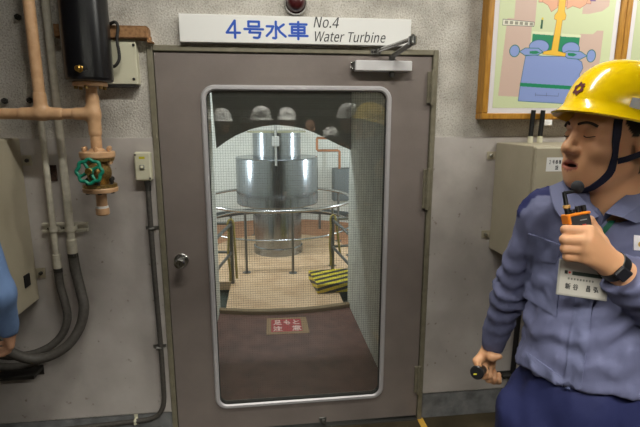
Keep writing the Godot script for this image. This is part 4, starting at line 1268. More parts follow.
	obj("body", MB.new().span(Vector3(kx - 0.9, ky0, 0.012), Vector3(kx, ky1, 0.32), 0.006), M.cabinet, ck)
	obj("cabinet_door", MB.new().span(Vector3(kx - 0.89, ky0 + 0.01, 0.32), Vector3(kx - 0.01, ky1 - 0.01, 0.34), 0.006), M.cabinet, ck)
	var sp := X(26.5, 280.5, kx)
	obj("cable_entry", MB.new().span(sp + Vector3(0, -0.03, -0.025), sp + Vector3(0.006, 0.03, 0.025), 0.002), M.black, ck)
	for yy in [160.5, 273.0]:
		var e := W(24 if yy < 200 else 37, yy, 0.012)
		var lug := obj("mounting_lug", MB.new().span(Vector3(kx - 0.01, e.y - 0.024, 0.009), Vector3(kx + 0.04, e.y + 0.024, 0.014)), M.cabinet, ck)
		obj("bolt", MB.new().cyl(Vector3(kx + 0.022, e.y, 0.014), Vector3(kx + 0.022, e.y, 0.026), 0.009, -1, 6, 0.001), M.dark_steel, lug)
	var hp := W(53.5, 173, 0.009)
	tag(obj("rusty_plate", MB.new().box(hp + Vector3(0, 0, 0.004), Vector3(0.034, 0.075, 0.007), 0.002), noise_mat(211, 0.05, [[0.0, c8(34, 26, 22)], [1.0, c8(86, 56, 42)]], 0.9, 3.0)), "small dark rusty plate on the wall between the two pale conduits", "plate")
	# leftover anchor bolts and dark holes in the concrete
	var k := 0
	for q in [[6, 101], [31, 100.5], [19, 17.5]]:
		var p := W(q[0], q[1], 0)
		tag(obj("anchor_bolt", MB.new().cyl(Vector3(p.x, p.y, 0), Vector3(p.x, p.y, 0.03), 0.007, -1, 8).cyl(Vector3(p.x, p.y, 0.004), Vector3(p.x, p.y, 0.016), 0.014, -1, 6, 0.001), M.dark_steel), ["old anchor bolt in the concrete just above the tan cross pipe, away from the riser", "old anchor bolt in the concrete just above the tan cross pipe, next to the riser", "old rusty anchor bolt in the concrete high beside the tan riser"][k], "bolt")
		k += 1

# ---------------------------------------------------------------- diagrams and cabinet on the other side
func diagram_image() -> Image:
	# drawn in photograph pixels: x 496..618, y -104..109 at four dots a pixel
	var S := 4.0
	var im := Image.create(int(122 * S), int(212 * S), false, Image.FORMAT_RGB8)
	im.fill(c8(206, 214, 172))
	var q := func(l: Array) -> Array:
		var o := []
		for i in range(0, l.size(), 2): o.append(Vector2((l[i] - 496.0) * S, (l[i + 1] + 104.0) * S))
		return o
	var rose := c8(206, 178, 164)
	var blue := c8(138, 156, 210)
	var green := c8(24, 134, 92)
	var yel := c8(240, 190, 60)
	var ink := c8(60, 70, 70)
	var sal := c8(226, 168, 136)
	# rock on both sides
	fill(im, q.call([512, -104, 534, -104, 534, 28, 503.5, 28, 505, 22, 512, 22]), rose)
	fill(im, q.call([504.5, 29, 531, 29, 531, 100, 501, 100]), rose)
	fill(im, q.call([584, -104, 611, -104, 611, 8, 604, 13, 590, 16, 583, 16]), rose)
	fill(im, q.call([583, 35, 597, 35, 601, 31.5, 608, 31.5, 607, 104, 583, 104]), rose)
	fill(im, q.call([553, 82, 611, 82, 606, 104, 553, 104]), rose)
	fill(im, q.call([501, 96, 607, 100, 607, 104, 501, 104]), c8(206, 214, 172))
	# floor line with lettered boxes
	fill(im, q.call([500.5, 23, 533, 25, 533, 29, 500.5, 28.5]), c8(228, 224, 206), ink, 0.8)
	for i in 6:
		fill(im, q.call([502.5 + i * 5.2, 24.2 + i * 0.25, 506 + i * 5.2, 24.4 + i * 0.25, 506 + i * 5.2, 27.4 + i * 0.2, 502.5 + i * 5.2, 27.2 + i * 0.2]), c8(150, 146, 132))
	# machine hall above, salmon frames
	for i in 9:
		fill(im, q.call([536 + i * 6.2, 4 - absf(i - 4) * 1.1, 541.5 + i * 6.2, 4 - absf(i - 4) * 1.1, 541.5 + i * 6.2, 10 - absf(i - 4) * 0.9, 536 + i * 6.2, 10 - absf(i - 4) * 0.9]), sal, c8(150, 90, 90), 0.7)
	fill(im, q.call([540, 0, 556, 0, 556, 11, 550, 15, 546, 9, 540, 6]), sal, c8(170, 110, 90), 0.7)
	fill(im, q.call([566, 0, 588, 0, 586, 7, 580, 11, 572, 9, 566, 12]), sal, c8(170, 110, 90), 0.7)
	fill(im, q.call([525, -3, 530, -3, 530, 2, 525, 2]), c8(110, 80, 130))
	fill(im, q.call([590, 0, 596, 0, 596, 4, 590, 4]), c8(120, 90, 140))
	fill(im, q.call([538, -3, 544, -3, 544, 1, 538, 1]), c8(190, 40, 60))
	fill(im, q.call([580, -2, 583, -2, 583, 3, 580, 3]), c8(190, 40, 60))
	for l in [[534, -104, 534, -20], [584, -104, 584, -20], [534, -60, 584, -60], [534, -40, 584, -40]]:
		stroke(im, q.call([l[0], l[1]])[0], q.call([l[2], l[3]])[0], 1.0, ink)
	fill(im, q.call([538, -96, 580, -96, 580, -66, 538, -66]), c8(150, 190, 200), ink, 1.0)
	fill(im, q.call([544, -36, 574, -36, 574, -8, 544, -8]), sal, ink, 1.0)
	# green head cover
	fill(im, q.call([532.5, 36, 583, 38, 583, 54, 576, 55, 564, 53, 548, 52, 532.5, 54]), green)
	fill(im, q.call([532, 33.5, 554, 34, 554, 37, 532, 36]), c8(222, 228, 190))
	fill(im, q.call([563, 35, 584, 36, 584, 38.5, 563, 38]), c8(222, 228, 190))
	# runner chamber, blue
	fill(im, q.call([536, 56, 545, 57, 566, 57, 580, 58, 588, 62, 590, 68, 587, 74, 584, 104, 523, 101, 524, 84, 527, 57]), blue, c8(40, 96, 130), 1.0)
	fill(im, q.call(ring_flat(540.5, 48, 10.5, 6.5)), blue, c8(40, 96, 120), 1.2)
	fill(im, q.call(ring_flat(574.5, 49.5, 9.5, 6.5)), blue, c8(40, 96, 120), 1.2)
	fill(im, q.call(ring_flat(515, 52.5, 5.2, 5.6)), blue, c8(30, 110, 100), 1.4)
	fill(im, q.call(ring_flat(597.5, 56, 4.8, 6.0)), blue, c8(30, 110, 100), 1.4)
	fill(im, q.call([520, 53, 526, 49.5, 540, 49.5, 545, 53, 540, 56, 526, 56.5]), blue, c8(30, 110, 100), 1.2)
	fill(im, q.call([593, 56, 586, 52, 572, 51.5, 566, 54, 572, 58.5, 586, 59.5]), blue, c8(30, 110, 100), 1.2)
	fill(im, q.call([531, 52.5, 538, 52, 542, 53.5, 538, 55, 531, 54.8]), green)
	fill(im, q.call([572, 53.5, 578, 53.5, 582, 55, 578, 56.8, 572, 56]), green)
	fill(im, q.call([523.5, 83, 584, 86, 584, 89.5, 523.5, 86.5]), green)
	# yellow shaft
	fill(im, q.call([557.5, -104, 565, -104, 564, 14, 566, 18, 565.5, 22, 562.5, 22.5, 561, 52, 570, 54, 569, 57, 545, 55, 546, 52.5, 554, 51, 556.5, 22.5, 554, 21.5, 554, 18, 557, 14]), yel, c8(190, 130, 30), 0.9)
	# small figure
	fill(im, q.call([540.3, 22.5, 542.3, 22.5, 542.3, 31, 540.0, 31]), c8(36, 90, 60))
	fill(im, q.call(ring_flat(541.5, 21.6, 1.1, 1.2)), c8(220, 200, 60))
	# scale bar
	stroke(im, q.call([541, 95])[0], q.call([566, 96])[0], 1.0, c8(90, 100, 140))
	for x in [541.0, 553.0, 566.0]: stroke(im, q.call([x, 93])[0], q.call([x, 96])[0], 0.9, c8(90, 100, 140))
	return im
func ring_flat(x: float, y: float, rx: float, ry: float) -> Array:
	var o := []
	for p in ring_pts(Vector2(x, y), rx, ry):
		o.append(p.x); o.append(p.y)
	return o

func framed(x0: float, x1: float, y0: float, y1: float, im: Image, label: String) -> void:
	var t := thing("framed_diagram", label, "framed diagram", Vector3((x0 + x1) * 0.5, y0, 0.03), "framed turbine diagrams")
	var z := 0.085
	var fw := 0.03
	obj("backing", MB.new().span(Vector3(x0 + 0.004, y0 + 0.004, 0.012), Vector3(x1 - 0.004, y1 - 0.004, 0.069)), M.dark_steel, t)
	var bars := [[x0, y0, x1, y0 + fw], [x0, y1 - fw, x1, y1], [x0, y0 + fw, x0 + fw, y1 - fw], [x1 - fw, y0 + fw, x1, y1 - fw]]
	for b in bars:
		obj("frame_bar", MB.new().span(Vector3(b[0], b[1], 0.012), Vector3(b[2], b[3], z), 0.004), M.wood, t)
	obj("mount", MB.new().span(Vector3(x0 + fw, y0 + fw, 0.069), Vector3(x1 - fw, y1 - fw, 0.075)), M.mat_board, t)
	var mw := 0.026
	var d := MB.new()
	d.quad(Vector3(x0 + fw + mw, y0 + fw + mw, 0.0758), Vector3(x1 - fw - mw, y0 + fw + mw, 0.0758), Vector3(x1 - fw - mw, y1 - fw - mw, 0.0758), Vector3(x0 + fw + mw, y1 - fw - mw, 0.0758), Vector3(0, 0, 1))
	obj("printed_diagram", d, print_mat(im, 0.45), t)

func right_side() -> void:
	var x0 := W(485.6, 60, 0.085).x
	var x1 := W(628.5, 0, 0.085).x
	var y0 := W(540, 119.5, 0.085).y
	var im := diagram_image()
	framed(x0, x1 - 0.001, y0, y0 + 1.14, im, "framed colour cross-section diagram of a turbine above the grey cabinet")
	var im2 := Image.create(64, 64, false, Image.FORMAT_RGB8)
	im2.fill(c8(196, 204, 164))
	framed(x1 + 0.001, x1 + (x1 - x0), y0, y0 + 1.14, im2, "plain pale green framed diagram adjoining the turbine cross-section")
	var cl := W(548, 121, 0.08)
	tag(obj("frame_clip", MB.new().span(Vector3(cl.x - 0.022, y0 - 0.03, 0.012), Vector3(cl.x + 0.022, y0 - 0.001, 0.085), 0.003), M.white), "small white clip under the wooden diagram frame", "clip")
	# grey cabinet
	var kx := W(491, 200, 0).x
	var f := X(528, 200, kx)
	var ky1 := X(529, 145.5, kx).y
	var ky0 := W(489, 247, 0).y
	var c := thing("wall_cabinet", "grey-beige wall cabinet with a white label under the framed diagram", "cabinet", Vector3(kx + 0.25, ky0, 0.1))
	obj("body", MB.new().span(Vector3(kx, ky0, 0.012), Vector3(kx + 0.5, ky1, f.z), 0.004), M.cabinet, c)
	var dr := obj("cabinet_door", MB.new().span(Vector3(kx + 0.008, ky0 + 0.006, f.z), Vector3(kx + 0.494, ky1 - 0.006, f.z + 0.016), 0.005), M.cabinet, c)
	obj("handle", MB.new().span(Vector3(kx + 0.43, ky0 + 0.25, f.z + 0.016), Vector3(kx + 0.455, ky0 + 0.35, f.z + 0.035), 0.004), M.black, dr)
	for yy in [155.5, 234.0]:
		var e := W(486, yy, 0.012)
		var lug := obj("mounting_lug", MB.new().span(Vector3(kx - 0.045, e.y - 0.02, 0.009), Vector3(kx + 0.01, e.y + 0.02, 0.014)), M.cabinet, c)
		obj("bolt", MB.new().cyl(Vector3(kx - 0.026, e.y, 0.014), Vector3(kx - 0.026, e.y, 0.026), 0.009, -1, 6, 0.001), M.steel, lug)
	# label
	var li := Image.create(200, 120, false, Image.FORMAT_RGB8)
	li.fill(c8(228, 226, 224))
	var k := 0
	for ch in ["2", "号", "機", "補"]:
		glyph(li, ch, Vector2(30 + k * 36, 22), Vector2(26 if k else 20, 34), 2.0, c8(40, 40, 46))
		k += 1
	glyph(li, "盤", Vector2(104, 70), Vector2(34, 36), 2.0, c8(40, 40, 46))
	var zf := f.z + 0.0165
	var la := W(547, 157.5, zf); var lb := W(547, 171.5, zf)
	var lm := MB.new()
	lm.quad(Vector3(la.x, lb.y, zf), Vector3(la.x + 0.085, lb.y, zf), Vector3(la.x + 0.085, la.y, zf), Vector3(la.x, la.y, zf), Vector3(0, 0, 1))
	obj("paper_label", lm, print_mat(li, 0.6), dr)
	# cables into its top and out of its bottom
	for i in 2:
		var u := W([532.0, 541.5][i], 120, 0.1)
		var t := thing("power_cable", ["black cable entering the grey-beige cabinet top, nearer its corner", "black cable entering the grey-beige cabinet top, farther from its corner"][i], "cable", Vector3(u.x, ky1, 0.1))
		obj("cable_sheath", MB.new().tube([Vector3(u.x, ky1 + 0.03, 0.1), Vector3(u.x + 0.004, ky1 + 0.16, 0.1)], 0.0115, 10), M.black, t)
		obj("gland", MB.new().cyl(Vector3(u.x, ky1, 0.1), Vector3(u.x, ky1 + 0.02, 0.1), 0.014, -1, 8, 0.002).cyl(Vector3(u.x, ky1 + 0.018, 0.1), Vector3(u.x, ky1 + 0.034, 0.1), 0.0125, -1, 12), M.cream, t)
	var dn := smooth([Vector3(W(526, 250, 0.06).x, ky0, 0.06), W(521, 290, 0.05), W(517, 330, 0.04), W(513, 370, 0.035), W(509, 400, 0.035), W(507, 425, 0.035)])
	var dt := thing("drop_cable", "thick black cable running down the wall behind the guide", "cable", Vector3(dn[0].x, 0.0, 0.04))
	obj("cable_sheath", MB.new().tube(dn, 0.015, 10), M.black, dt)
	var bp := W(506, 375, 0.03)
	obj("cable_clamp", MB.new().span(bp + Vector3(-0.05, -0.016, -0.02), bp + Vector3(0.05, 0.016, -0.012), 0.001).span(bp + Vector3(-0.03, -0.012, -0.014), bp + Vector3(0.045, 0.012, 0.024), 0.006), M.dark_steel, dt)

# ---------------------------------------------------------------- people
func head_solid(s: Solid, xf: Transform3D, tagged := 1) -> void:
	var b := xf.basis.orthonormalized()
	var sc := xf.basis.x.length()
	var e := func(p: Vector3, r: Vector3, k: float) -> Prim: return s.ell(xf * p, r * sc, b, k, tagged)
	var c := func(p: Vector3, q: Vector3, r0: float, r1: float, k: float) -> Prim: return s.cap(xf * p, xf * q, r0 * sc, r1 * sc, k, tagged)
	e.call(Vector3(0, 0.042, -0.012), Vector3(0.078, 0.084, 0.097), 0.02)
	e.call(Vector3(0, -0.028, 0.03), Vector3(0.064, 0.088, 0.06), 0.03)
	e.call(Vector3(0, -0.078, 0.04), Vector3(0.048, 0.04, 0.046), 0.03)
	c.call(Vector3(-0.052, -0.062, 0.0), Vector3(-0.02, -0.098, 0.055), 0.016, 0.018, 0.03)
	c.call(Vector3(0.052, -0.062, 0.0), Vector3(0.02, -0.098, 0.055), 0.016, 0.018, 0.03)
	e.call(Vector3(0, -0.102, 0.07), Vector3(0.02, 0.016, 0.017), 0.02)
	for sd in [-1.0, 1.0]:
		e.call(Vector3(sd * 0.043, -0.032, 0.058), Vector3(0.026, 0.022, 0.024), 0.02)
		c.call(Vector3(sd * 0.012, 0.024, 0.089), Vector3(sd * 0.048, 0.02, 0.07), 0.011, 0.01, 0.018)
	for sd in [-1.0, 1.0]:
		var q: Prim = e.call(Vector3(sd * 0.032, 0.002, 0.102), Vector3(0.021, 0.012, 0.018), 0.014)
		q.sub = true
		e.call(Vector3(sd * 0.032, 0.0, 0.0765), Vector3(0.0155, 0.0125, 0.0135), 0.006)
	c.call(Vector3(0, 0.014, 0.087), Vector3(0, -0.03, 0.107), 0.0075, 0.0105, 0.012)
	e.call(Vector3(0, -0.033, 0.106), Vector3(0.0125, 0.0105, 0.0115), 0.008)
	for sd in [-1.0, 1.0]:
		e.call(Vector3(sd * 0.0145, -0.037, 0.096), Vector3(0.0095, 0.0085, 0.011), 0.006)
	e.call(Vector3(0, -0.068, 0.078), Vector3(0.034, 0.024, 0.016), 0.018)
	c.call(Vector3(-0.024, -0.064, 0.0825), Vector3(0, -0.061, 0.0905), 0.0035, 0.0046, 0.005)
	c.call(Vector3(0.024, -0.064, 0.0825), Vector3(0, -0.061, 0.0905), 0.0035, 0.0046, 0.005)
	c.call(Vector3(-0.021, -0.0755, 0.082), Vector3(0, -0.079, 0.089), 0.0035, 0.0056, 0.005)
	c.call(Vector3(0.021, -0.0755, 0.082), Vector3(0, -0.079, 0.089), 0.0035, 0.0056, 0.005)
	var mo: Prim = e.call(Vector3(0, -0.0698, 0.094), Vector3(0.023, 0.0042, 0.014), 0.003)
	mo.sub = true
	for sd in [-1.0, 1.0]:
		var eb := Basis(Vector3.UP, sd * -0.35)
		s.ell(xf * Vector3(sd * 0.08, -0.012, -0.012), Vector3(0.009, 0.031, 0.018) * sc, b * eb, 0.008, tagged)
		var q := s.ell(xf * Vector3(sd * 0.088, -0.008, -0.008), Vector3(0.006, 0.019, 0.009) * sc, b * eb, 0.006, tagged)
		q.sub = true
	c.call(Vector3(0, -0.05, -0.025), Vector3(0, -0.19, -0.04), 0.055, 0.062, 0.03)

func helmet_pt(a: float, t: float, off := 0.0) -> Vector3:    # a: 0 = front, t: 0 rim .. 1 crown
	var front := maxf(cos(a), 0.0)
	var rx := 0.108
	var rz := 0.130
	var y: float
	var k: float
	if t < 0.14:                                   # brim
		var u := t / 0.14
		k = lerpf(1.0 + 0.11 + 0.09 * pow(front, 3.0), 1.0, pow(u, 0.7))
		y = lerpf(-0.012 - 0.004 * front, 0.012, u)
	else:
		var u := (t - 0.14) / 0.86 * PI * 0.5
		k = pow(cos(u), 0.72)
		y = 0.012 + 0.118 * sin(u)
	return Vector3(sin(a) * (rx + off) * k, y + off * (0.3 + t), cos(a) * (rz + off) * k - 0.006)
func helmet_mesh(xf: Transform3D, rows := 26, seg := 56) -> MB:
	var outer := []
	for i in rows + 1:
		var l := []
		for k in seg: l.append(xf * helmet_pt(TAU * k / seg, minf(float(i) / rows, 0.9995)))
		outer.append(l)
	var inner := []
	for i in rows + 1:
		var l := []
		for k in seg: l.append(xf * (helmet_pt(TAU * k / seg, minf(float(i) / rows, 0.9995)) * Vector3(0.965, 1, 0.965) - Vector3(0, 0.0035, 0)))
		inner.append(l)
	var mb := MB.new()
	mb.loft(outer, true, true)
	mb.loft(inner, true, true)
	mb.loft([outer[0], inner[0]], true)
	return mb
func helmet_patch(xf: Transform3D, a0: float, t0: float, pts: Array, th := 0.0008) -> MB:   # flat outline (metres) bent onto the shell
	var o := helmet_pt(a0, t0)
	var du := (helmet_pt(a0 + 0.02, t0) - helmet_pt(a0 - 0.02, t0))
	var dv := (helmet_pt(a0, t0 + 0.02) - helmet_pt(a0, t0 - 0.02))
	var mb := MB.new()
	var tr := Geometry2D.triangulate_polygon(PackedVector2Array(pts))
	var nn := du.cross(dv).normalized()
	if nn.dot(o - Vector3(0, 0.03, 0)) < 0.0: nn = -nn
	for p in pts:
		var q := helmet_pt(a0 + p.x / du.length() * 0.04, t0 + p.y / dv.length() * 0.04)
		mb.vert(xf * (q + (nn + (q - Vector3(0, 0.02, 0)).normalized()) * 0.5 * (th + 0.001)), xf.basis.orthonormalized() * nn)
	for i in range(0, tr.size(), 3): mb.face(tr[i], tr[i + 1], tr[i + 2])
	return mb

func guide() -> void:
	var skin := lin(212, 158, 118)
	var lipc := lin(170, 100, 84)
	var hairc := lin(26, 22, 20)
	# --- frame of the body: left = the person's left
	var hc := P(611, 137.5, 1.10)
	var to_cam := Vector3(EYE.x - hc.x, 0, EYE.z - hc.z).normalized()
	var side := Vector3.UP.cross(to_cam)          # picture right
	var hf := (to_cam * cos(deg_to_rad(48.0)) - side * sin(deg_to_rad(48.0))).normalized()
	hf = (hf + Vector3(0, 0.09, 0)).normalized()
	var hx := Vector3.UP.cross(hf).normalized()
	var hup := hf.cross(hx)
	var hs := 1.04
	var H := Transform3D(Basis(hx, hup, hf) * hs, hc)
	var g := thing("person", "guide in a yellow helmet and blue work jacket speaking into a handset", "person", Vector3(hc.x, 0, hc.z))
	var neck := P(609, 205, 1.14)
	var rs := P(541, 215, 1.20)
	var re := P(509, 292, 1.30)
	var rw := P(491, 349, 1.42)
	var ls := P(684, 222, 1.10)
	var le := P(692, 330, 1.0)
	var lw := P(612, 265, 0.95)
	var chest := P(603, 258, 1.17)
	var belly := P(590, 330, 1.16)
	var hip := P(580, 395, 1.18)
	var across := (ls - rs); across.y = 0.0; across = across.normalized()
	var fwd := across.cross(Vector3.UP).normalized()
	if fwd.dot(to_cam) < 0.0: fwd = -fwd
	var BB := Basis(across, Vector3.UP, fwd)
	var hipy := hip.y
	var hl := hip + across * 0.1 + Vector3(0, -0.08, 0)
	var hr := hip - across * 0.1 + Vector3(0, -0.08, 0)
	var kl := Vector3(hl.x, 0.5, hl.z) + across * 0.02
	var kr := Vector3(hr.x, 0.5, hr.z) - across * 0.02
	var al := Vector3(kl.x, 0.09, kl.z) - fwd * 0.02
	var ar := Vector3(kr.x, 0.09, kr.z) - fwd * 0.02
	# --- skin: head and hands fine, the covered rest coarse, one mesh
	var skin_mb := MB.new()
	var hd := Solid.new()
	head_solid(hd, H)
	var inv := H.affine_inverse()
	var paint := func(p: Vector3) -> Color:
		var q: Vector3 = inv * p
		if q.y > 0.004 and q.z < 0.035 - maxf(0.0, 0.03 - q.y) * 0.9 and absf(q.x) < 0.078: return hairc
		if q.y > -0.075 and q.z < -0.035: return hairc
		if absf(q.x) < 0.026 and q.z > 0.07 and absf(q.y + 0.0698) < 0.0145 - absf(q.x) * 0.36: return lin(58, 24, 22) if absf(q.y + 0.0698) < 0.0036 and q.z < 0.0875 - absf(q.x) * 0.2 else lipc
		return skin
	hd.mesh(skin_mb, 0.0038, paint, 0.02)
	# hand that holds the handset
	var hl_s := Solid.new()
	var mcp := [P(589, 231, 0.922), P(588, 240.5, 0.916), P(586, 249.5, 0.92), P(583.5, 258, 0.93)]
	var pip := [P(565.5, 229.5, 0.935), P(564.5, 239.5, 0.932), P(565, 248.5, 0.936), P(567, 256.5, 0.943)]
	var dip := [P(565.5, 231, 0.966), P(564.5, 241, 0.966), P(565, 250, 0.966), P(567.5, 258, 0.966)]
	var tip := [P(577, 232, 0.978), P(577, 242, 0.978), P(577, 251, 0.978), P(577, 259, 0.976)]
	for i in 4:
		var rr: float = [0.0098, 0.0102, 0.0098, 0.0088][i]
		hl_s.cap(lw, mcp[i], 0.021, rr + 0.003, 0.014)
	for i in 4:
		var rr: float = [0.0094, 0.0098, 0.0094, 0.0086][i]
		hl_s.chain([mcp[i], pip[i], dip[i], tip[i]], [rr + 0.0015, rr, rr * 0.92, rr * 0.8], 0.0025)
	hl_s.chain([lw.lerp(mcp[0], 0.25), P(600, 242, 0.955), P(595, 231, 0.968), P(590.5, 219.5, 0.966)], [0.019, 0.0145, 0.0115, 0.0085], 0.008)
	hl_s.cap(lw, lw.lerp(le, 0.35), 0.026, 0.034, 0.01)
	var sp := func(p: Vector3) -> Color: return skin
	hl_s.mesh(skin_mb, 0.0035, sp, 0.02)
	# hanging hand closed on a dark object
	var hr_s := Solid.new()
	var kn := [P(477, 361, 1.40), P(481, 365, 1.42), P(486, 368.5, 1.44), P(490.5, 370, 1.46)]
	for i in 4:
		var k0: Vector3 = kn[i]
		hr_s.cap(rw, k0, 0.02, 0.013, 0.012)
		hr_s.chain([k0, k0 + ax_u * -0.03 + ax_r * 0.004 - ax_f * 0.012, k0 + ax_u * -0.036 + ax_r * 0.026 + ax_f * 0.002, k0 + ax_u * -0.018 + ax_r * 0.03 + ax_f * 0.01], [0.0105, 0.0098, 0.009, 0.008], 0.006)
	hr_s.chain([rw.lerp(kn[0], 0.4), P(492, 357, 1.37), P(499.5, 356.5, 1.36)], [0.017, 0.0125, 0.0085], 0.008)
	hr_s.cap(rw, rw.lerp(re, 0.3), 0.025, 0.03, 0.01)
	hr_s.mesh(skin_mb, 0.004, sp, 0.02)
	var core := Solid.new()
	core.cap(neck, chest, 0.06, 0.12, 0.05)
	core.cap(chest, hip, 0.11, 0.11, 0.05)
	core.chain([rs, re, rw], [0.036, 0.026, 0.024], 0.03)
	core.chain([ls, le, lw], [0.036, 0.03, 0.025], 0.03)
	core.chain([hl, kl, al], [0.075, 0.05, 0.035], 0.03)
	core.chain([hr, kr, ar], [0.075, 0.05, 0.035], 0.03)
	core.cap(rs, ls, 0.045, 0.045, 0.03)
	core.cap(hl, hr, 0.075, 0.075, 0.03)
	core.mesh(skin_mb, 0.018, sp, 0.03)
	var sm := mat(Color(1, 1, 1), 0.5)
	sm.vertex_color_use_as_albedo = true
	sm.subsurf_scatter_enabled = true; sm.subsurf_scatter_strength = 0.08
	var body := obj("body", skin_mb, sm, g)
	# brows, lashes
	var dk := mat(c8(30, 24, 22), 0.8)
	for sd in [-1.0, 1.0]:
		var br := []
		var la := []
		for i in 9:
			var u := i / 8.0
			br.append(proj_on(hd, H, Vector3(sd * lerpf(0.014, 0.05, u), 0.021 + 0.006 * sin(u * PI) - 0.003 * u, 0.2), 0.0005))
			la.append(proj_on(hd, H, Vector3(sd * lerpf(0.019, 0.047, u), -0.003 - 0.003 * sin(u * PI), 0.2), 0.0003))
		obj("eyebrow", MB.new().tube(br, 0.0032, 6), mat(c8(52, 40, 34), 0.9), body)
		obj("eyelash", MB.new().tube(la, 0.0011, 6), dk, body)
	# --- jacket
	var jk := Solid.new()
	var nz := FastNoiseLite.new()
	nz.seed = 5; nz.frequency = 9.0; nz.fractal_octaves = 3
	jk.ell(chest + Vector3(0, 0.02, 0), Vector3(0.178, 0.19, 0.118), BB, 0.05)
	jk.ell(belly, Vector3(0.152, 0.19, 0.138), BB, 0.06)
	jk.ell(hip + Vector3(0, 0.03, 0), Vector3(0.160, 0.13, 0.13), BB, 0.06)
	jk.cap(rs - Vector3(0, 0.012, 0), ls - Vector3(0, 0.012, 0), 0.054, 0.06, 0.05)
	jk.cap(neck + Vector3(0, 0.01, 0) - fwd * 0.015, rs.lerp(neck, 0.25), 0.062, 0.055, 0.05)
	jk.cap(neck + Vector3(0, 0.01, 0) - fwd * 0.015, ls.lerp(neck, 0.25), 0.062, 0.055, 0.05)
	jk.cap(rs, re, 0.055, 0.043, 0.03, 1)
	var q1 := jk.cap(re, rw.lerp(re, -0.02), 0.043, 0.036, 0.025, 2)
	q1.clip = true; q1.cn = (rw - re).normalized(); q1.cp = rw.lerp(re, 0.07)
	jk.cap(ls, le, 0.07, 0.062, 0.03, 3)
	var q2 := jk.cap(le, lw.lerp(le, -0.02), 0.062, 0.047, 0.025, 4)
	q2.clip = true; q2.cn = (lw - le).normalized(); q2.cp = lw.lerp(le, 0.12)
	var hem := P(570, 391, 1.04)
	var hn := Vector3(0, -1, 0) + fwd * 0.12 + across * -0.02
	for i in 3:
		jk.pr[i].clip = true; jk.pr[i].cn = hn.normalized(); jk.pr[i].cp = hem
	# neck opening
	var nk := jk.cap(neck + Vector3(0, -0.055, 0) + fwd * 0.05, neck + Vector3(0, 0.13, 0) + fwd * 0.055, 0.035, 0.07, 0.012)
	nk.sub = true
	var arm_r := (re - rs).normalized()
	var fore_r := (rw - re).normalized()
	var fore_l := (lw - le).normalized()
	jk.warp = func(p: Vector3) -> float:
		var w: float = (absf(nz.get_noise_3d(p.x * 0.9, p.y * 0.5, p.z * 0.9)) - 0.15) * 0.022
		var d1 := (p - re)
		var r1 := d1.length()
		if r1 < 0.17:
			var s := d1.dot(fore_r) - d1.dot(arm_r.cross(fwd)) * 0.5
			w += sin(s * 130.0 + nz.get_noise_3d(p.x * 0.6, p.y * 0.6, p.z * 0.6) * 4.0) * 0.0075 * (1.0 - r1 / 0.17)
		var d2 := p - lw.lerp(le, 0.5)
		if d2.length() < 0.2:
			w += sin(d2.dot(fore_l) * 95.0 + d2.y * 60.0) * 0.005 * (1.0 - d2.length() / 0.2)
		var d3 := p - belly
		var u3 := d3.dot(across)
		if absf(d3.y) < 0.2 and d3.dot(fwd) > 0.0:
			w += sin(d3.y * 62.0 - u3 * 26.0 + nz.get_noise_3d(p.x * 0.5, p.y * 0.5, p.z * 0.5) * 5.0) * 0.0045 * (1.0 - absf(d3.y) / 0.2)
		var d4 := p - rs
		if d4.length() < 0.2:
			w += sin(d4.dot(across) * 80.0 - d4.y * 25.0) * 0.004 * (1.0 - d4.length() / 0.2)
		return w
	var cloth := lin(95, 99, 130)
	var navy := lin(26, 32, 84)
	var jpaint := func(p: Vector3) -> Color:
		var d: Vector3 = p - rs.lerp(ls, 0.5)
		var u: float = d.dot(across)
		if d.dot(fwd) < 0.03 and d.y > -0.01 and absf(u) < 0.235: return navy
		return cloth
	var jm := MB.new()
	jk.mesh(jm, 0.0072, jpaint, 0.03)
	var cm := mat(Color(1, 1, 1), 0.8)
	cm.vertex_color_use_as_albedo = true
	cm.heightmap_enabled = true; cm.heightmap_scale = 0.03
	cm.heightmap_texture = noise_tex(131, 0.2, [[0.0, Color.BLACK], [1.0, Color.WHITE]], 256, 2)
	cm.uv1_triplanar = true; cm.uv1_world_triplanar = true; cm.uv1_scale = Vector3.ONE * 6.0
	var jacket := obj("jacket", jm, cm, g)
	var plain := cm.duplicate()
	plain.vertex_color_use_as_albedo = false
	plain.albedo_color = c8(95, 99, 130)
	# sheets of cloth laid on the jacket where the photograph shows them
	var lay := func(c0: Vector2, c1: Vector2, c2: Vector2, c3: Vector2, rows: int, cols: int, th: float) -> MB:
		var gp := []
		var gn := []
		for i in rows:
			var rp := []
			var rn := []
			for j in cols:
				var u := float(j) / (cols - 1)
				var v := float(i) / (rows - 1)
				var px: Vector2 = c0.lerp(c1, u).lerp(c3.lerp(c2, u), v)
				var h := jk.hit(EYE, ray(px.x, px.y), 2.5)
				rp.append(h); rn.append(jk.grad(h))
			gp.append(rp); gn.append(rn)
		return MB.new().sheet(gp, gn, th)
	obj("placket", lay.call(Vector2(585, 225), Vector2(604, 228), Vector2(581, 388), Vector2(563, 391), 30, 5, 0.004), plain, jacket)
	obj("pocket", lay.call(Vector2(528, 252), Vector2(562, 256), Vector2(557, 317), Vector2(522, 296), 10, 8, 0.003), plain, jacket)
	obj("pocket_flap", lay.call(Vector2(529, 233), Vector2(562, 245), Vector2(556, 263), Vector2(526, 259), 8, 10, 0.005), plain, jacket)
	obj("hem_band", lay.call(Vector2(527, 352), Vector2(565, 379), Vector2(567, 391), Vector2(526, 366), 5, 12, 0.003), plain, jacket)
	var bt := jk.hit(EYE, ray(568, 386.5), 2.5)
	var bn := jk.grad(bt)
	obj("button", MB.new().cyl(bt, bt + bn * 0.008, 0.007, -1, 16, 0.001), mat(c8(96, 104, 140), 0.25, 0.5), jacket)
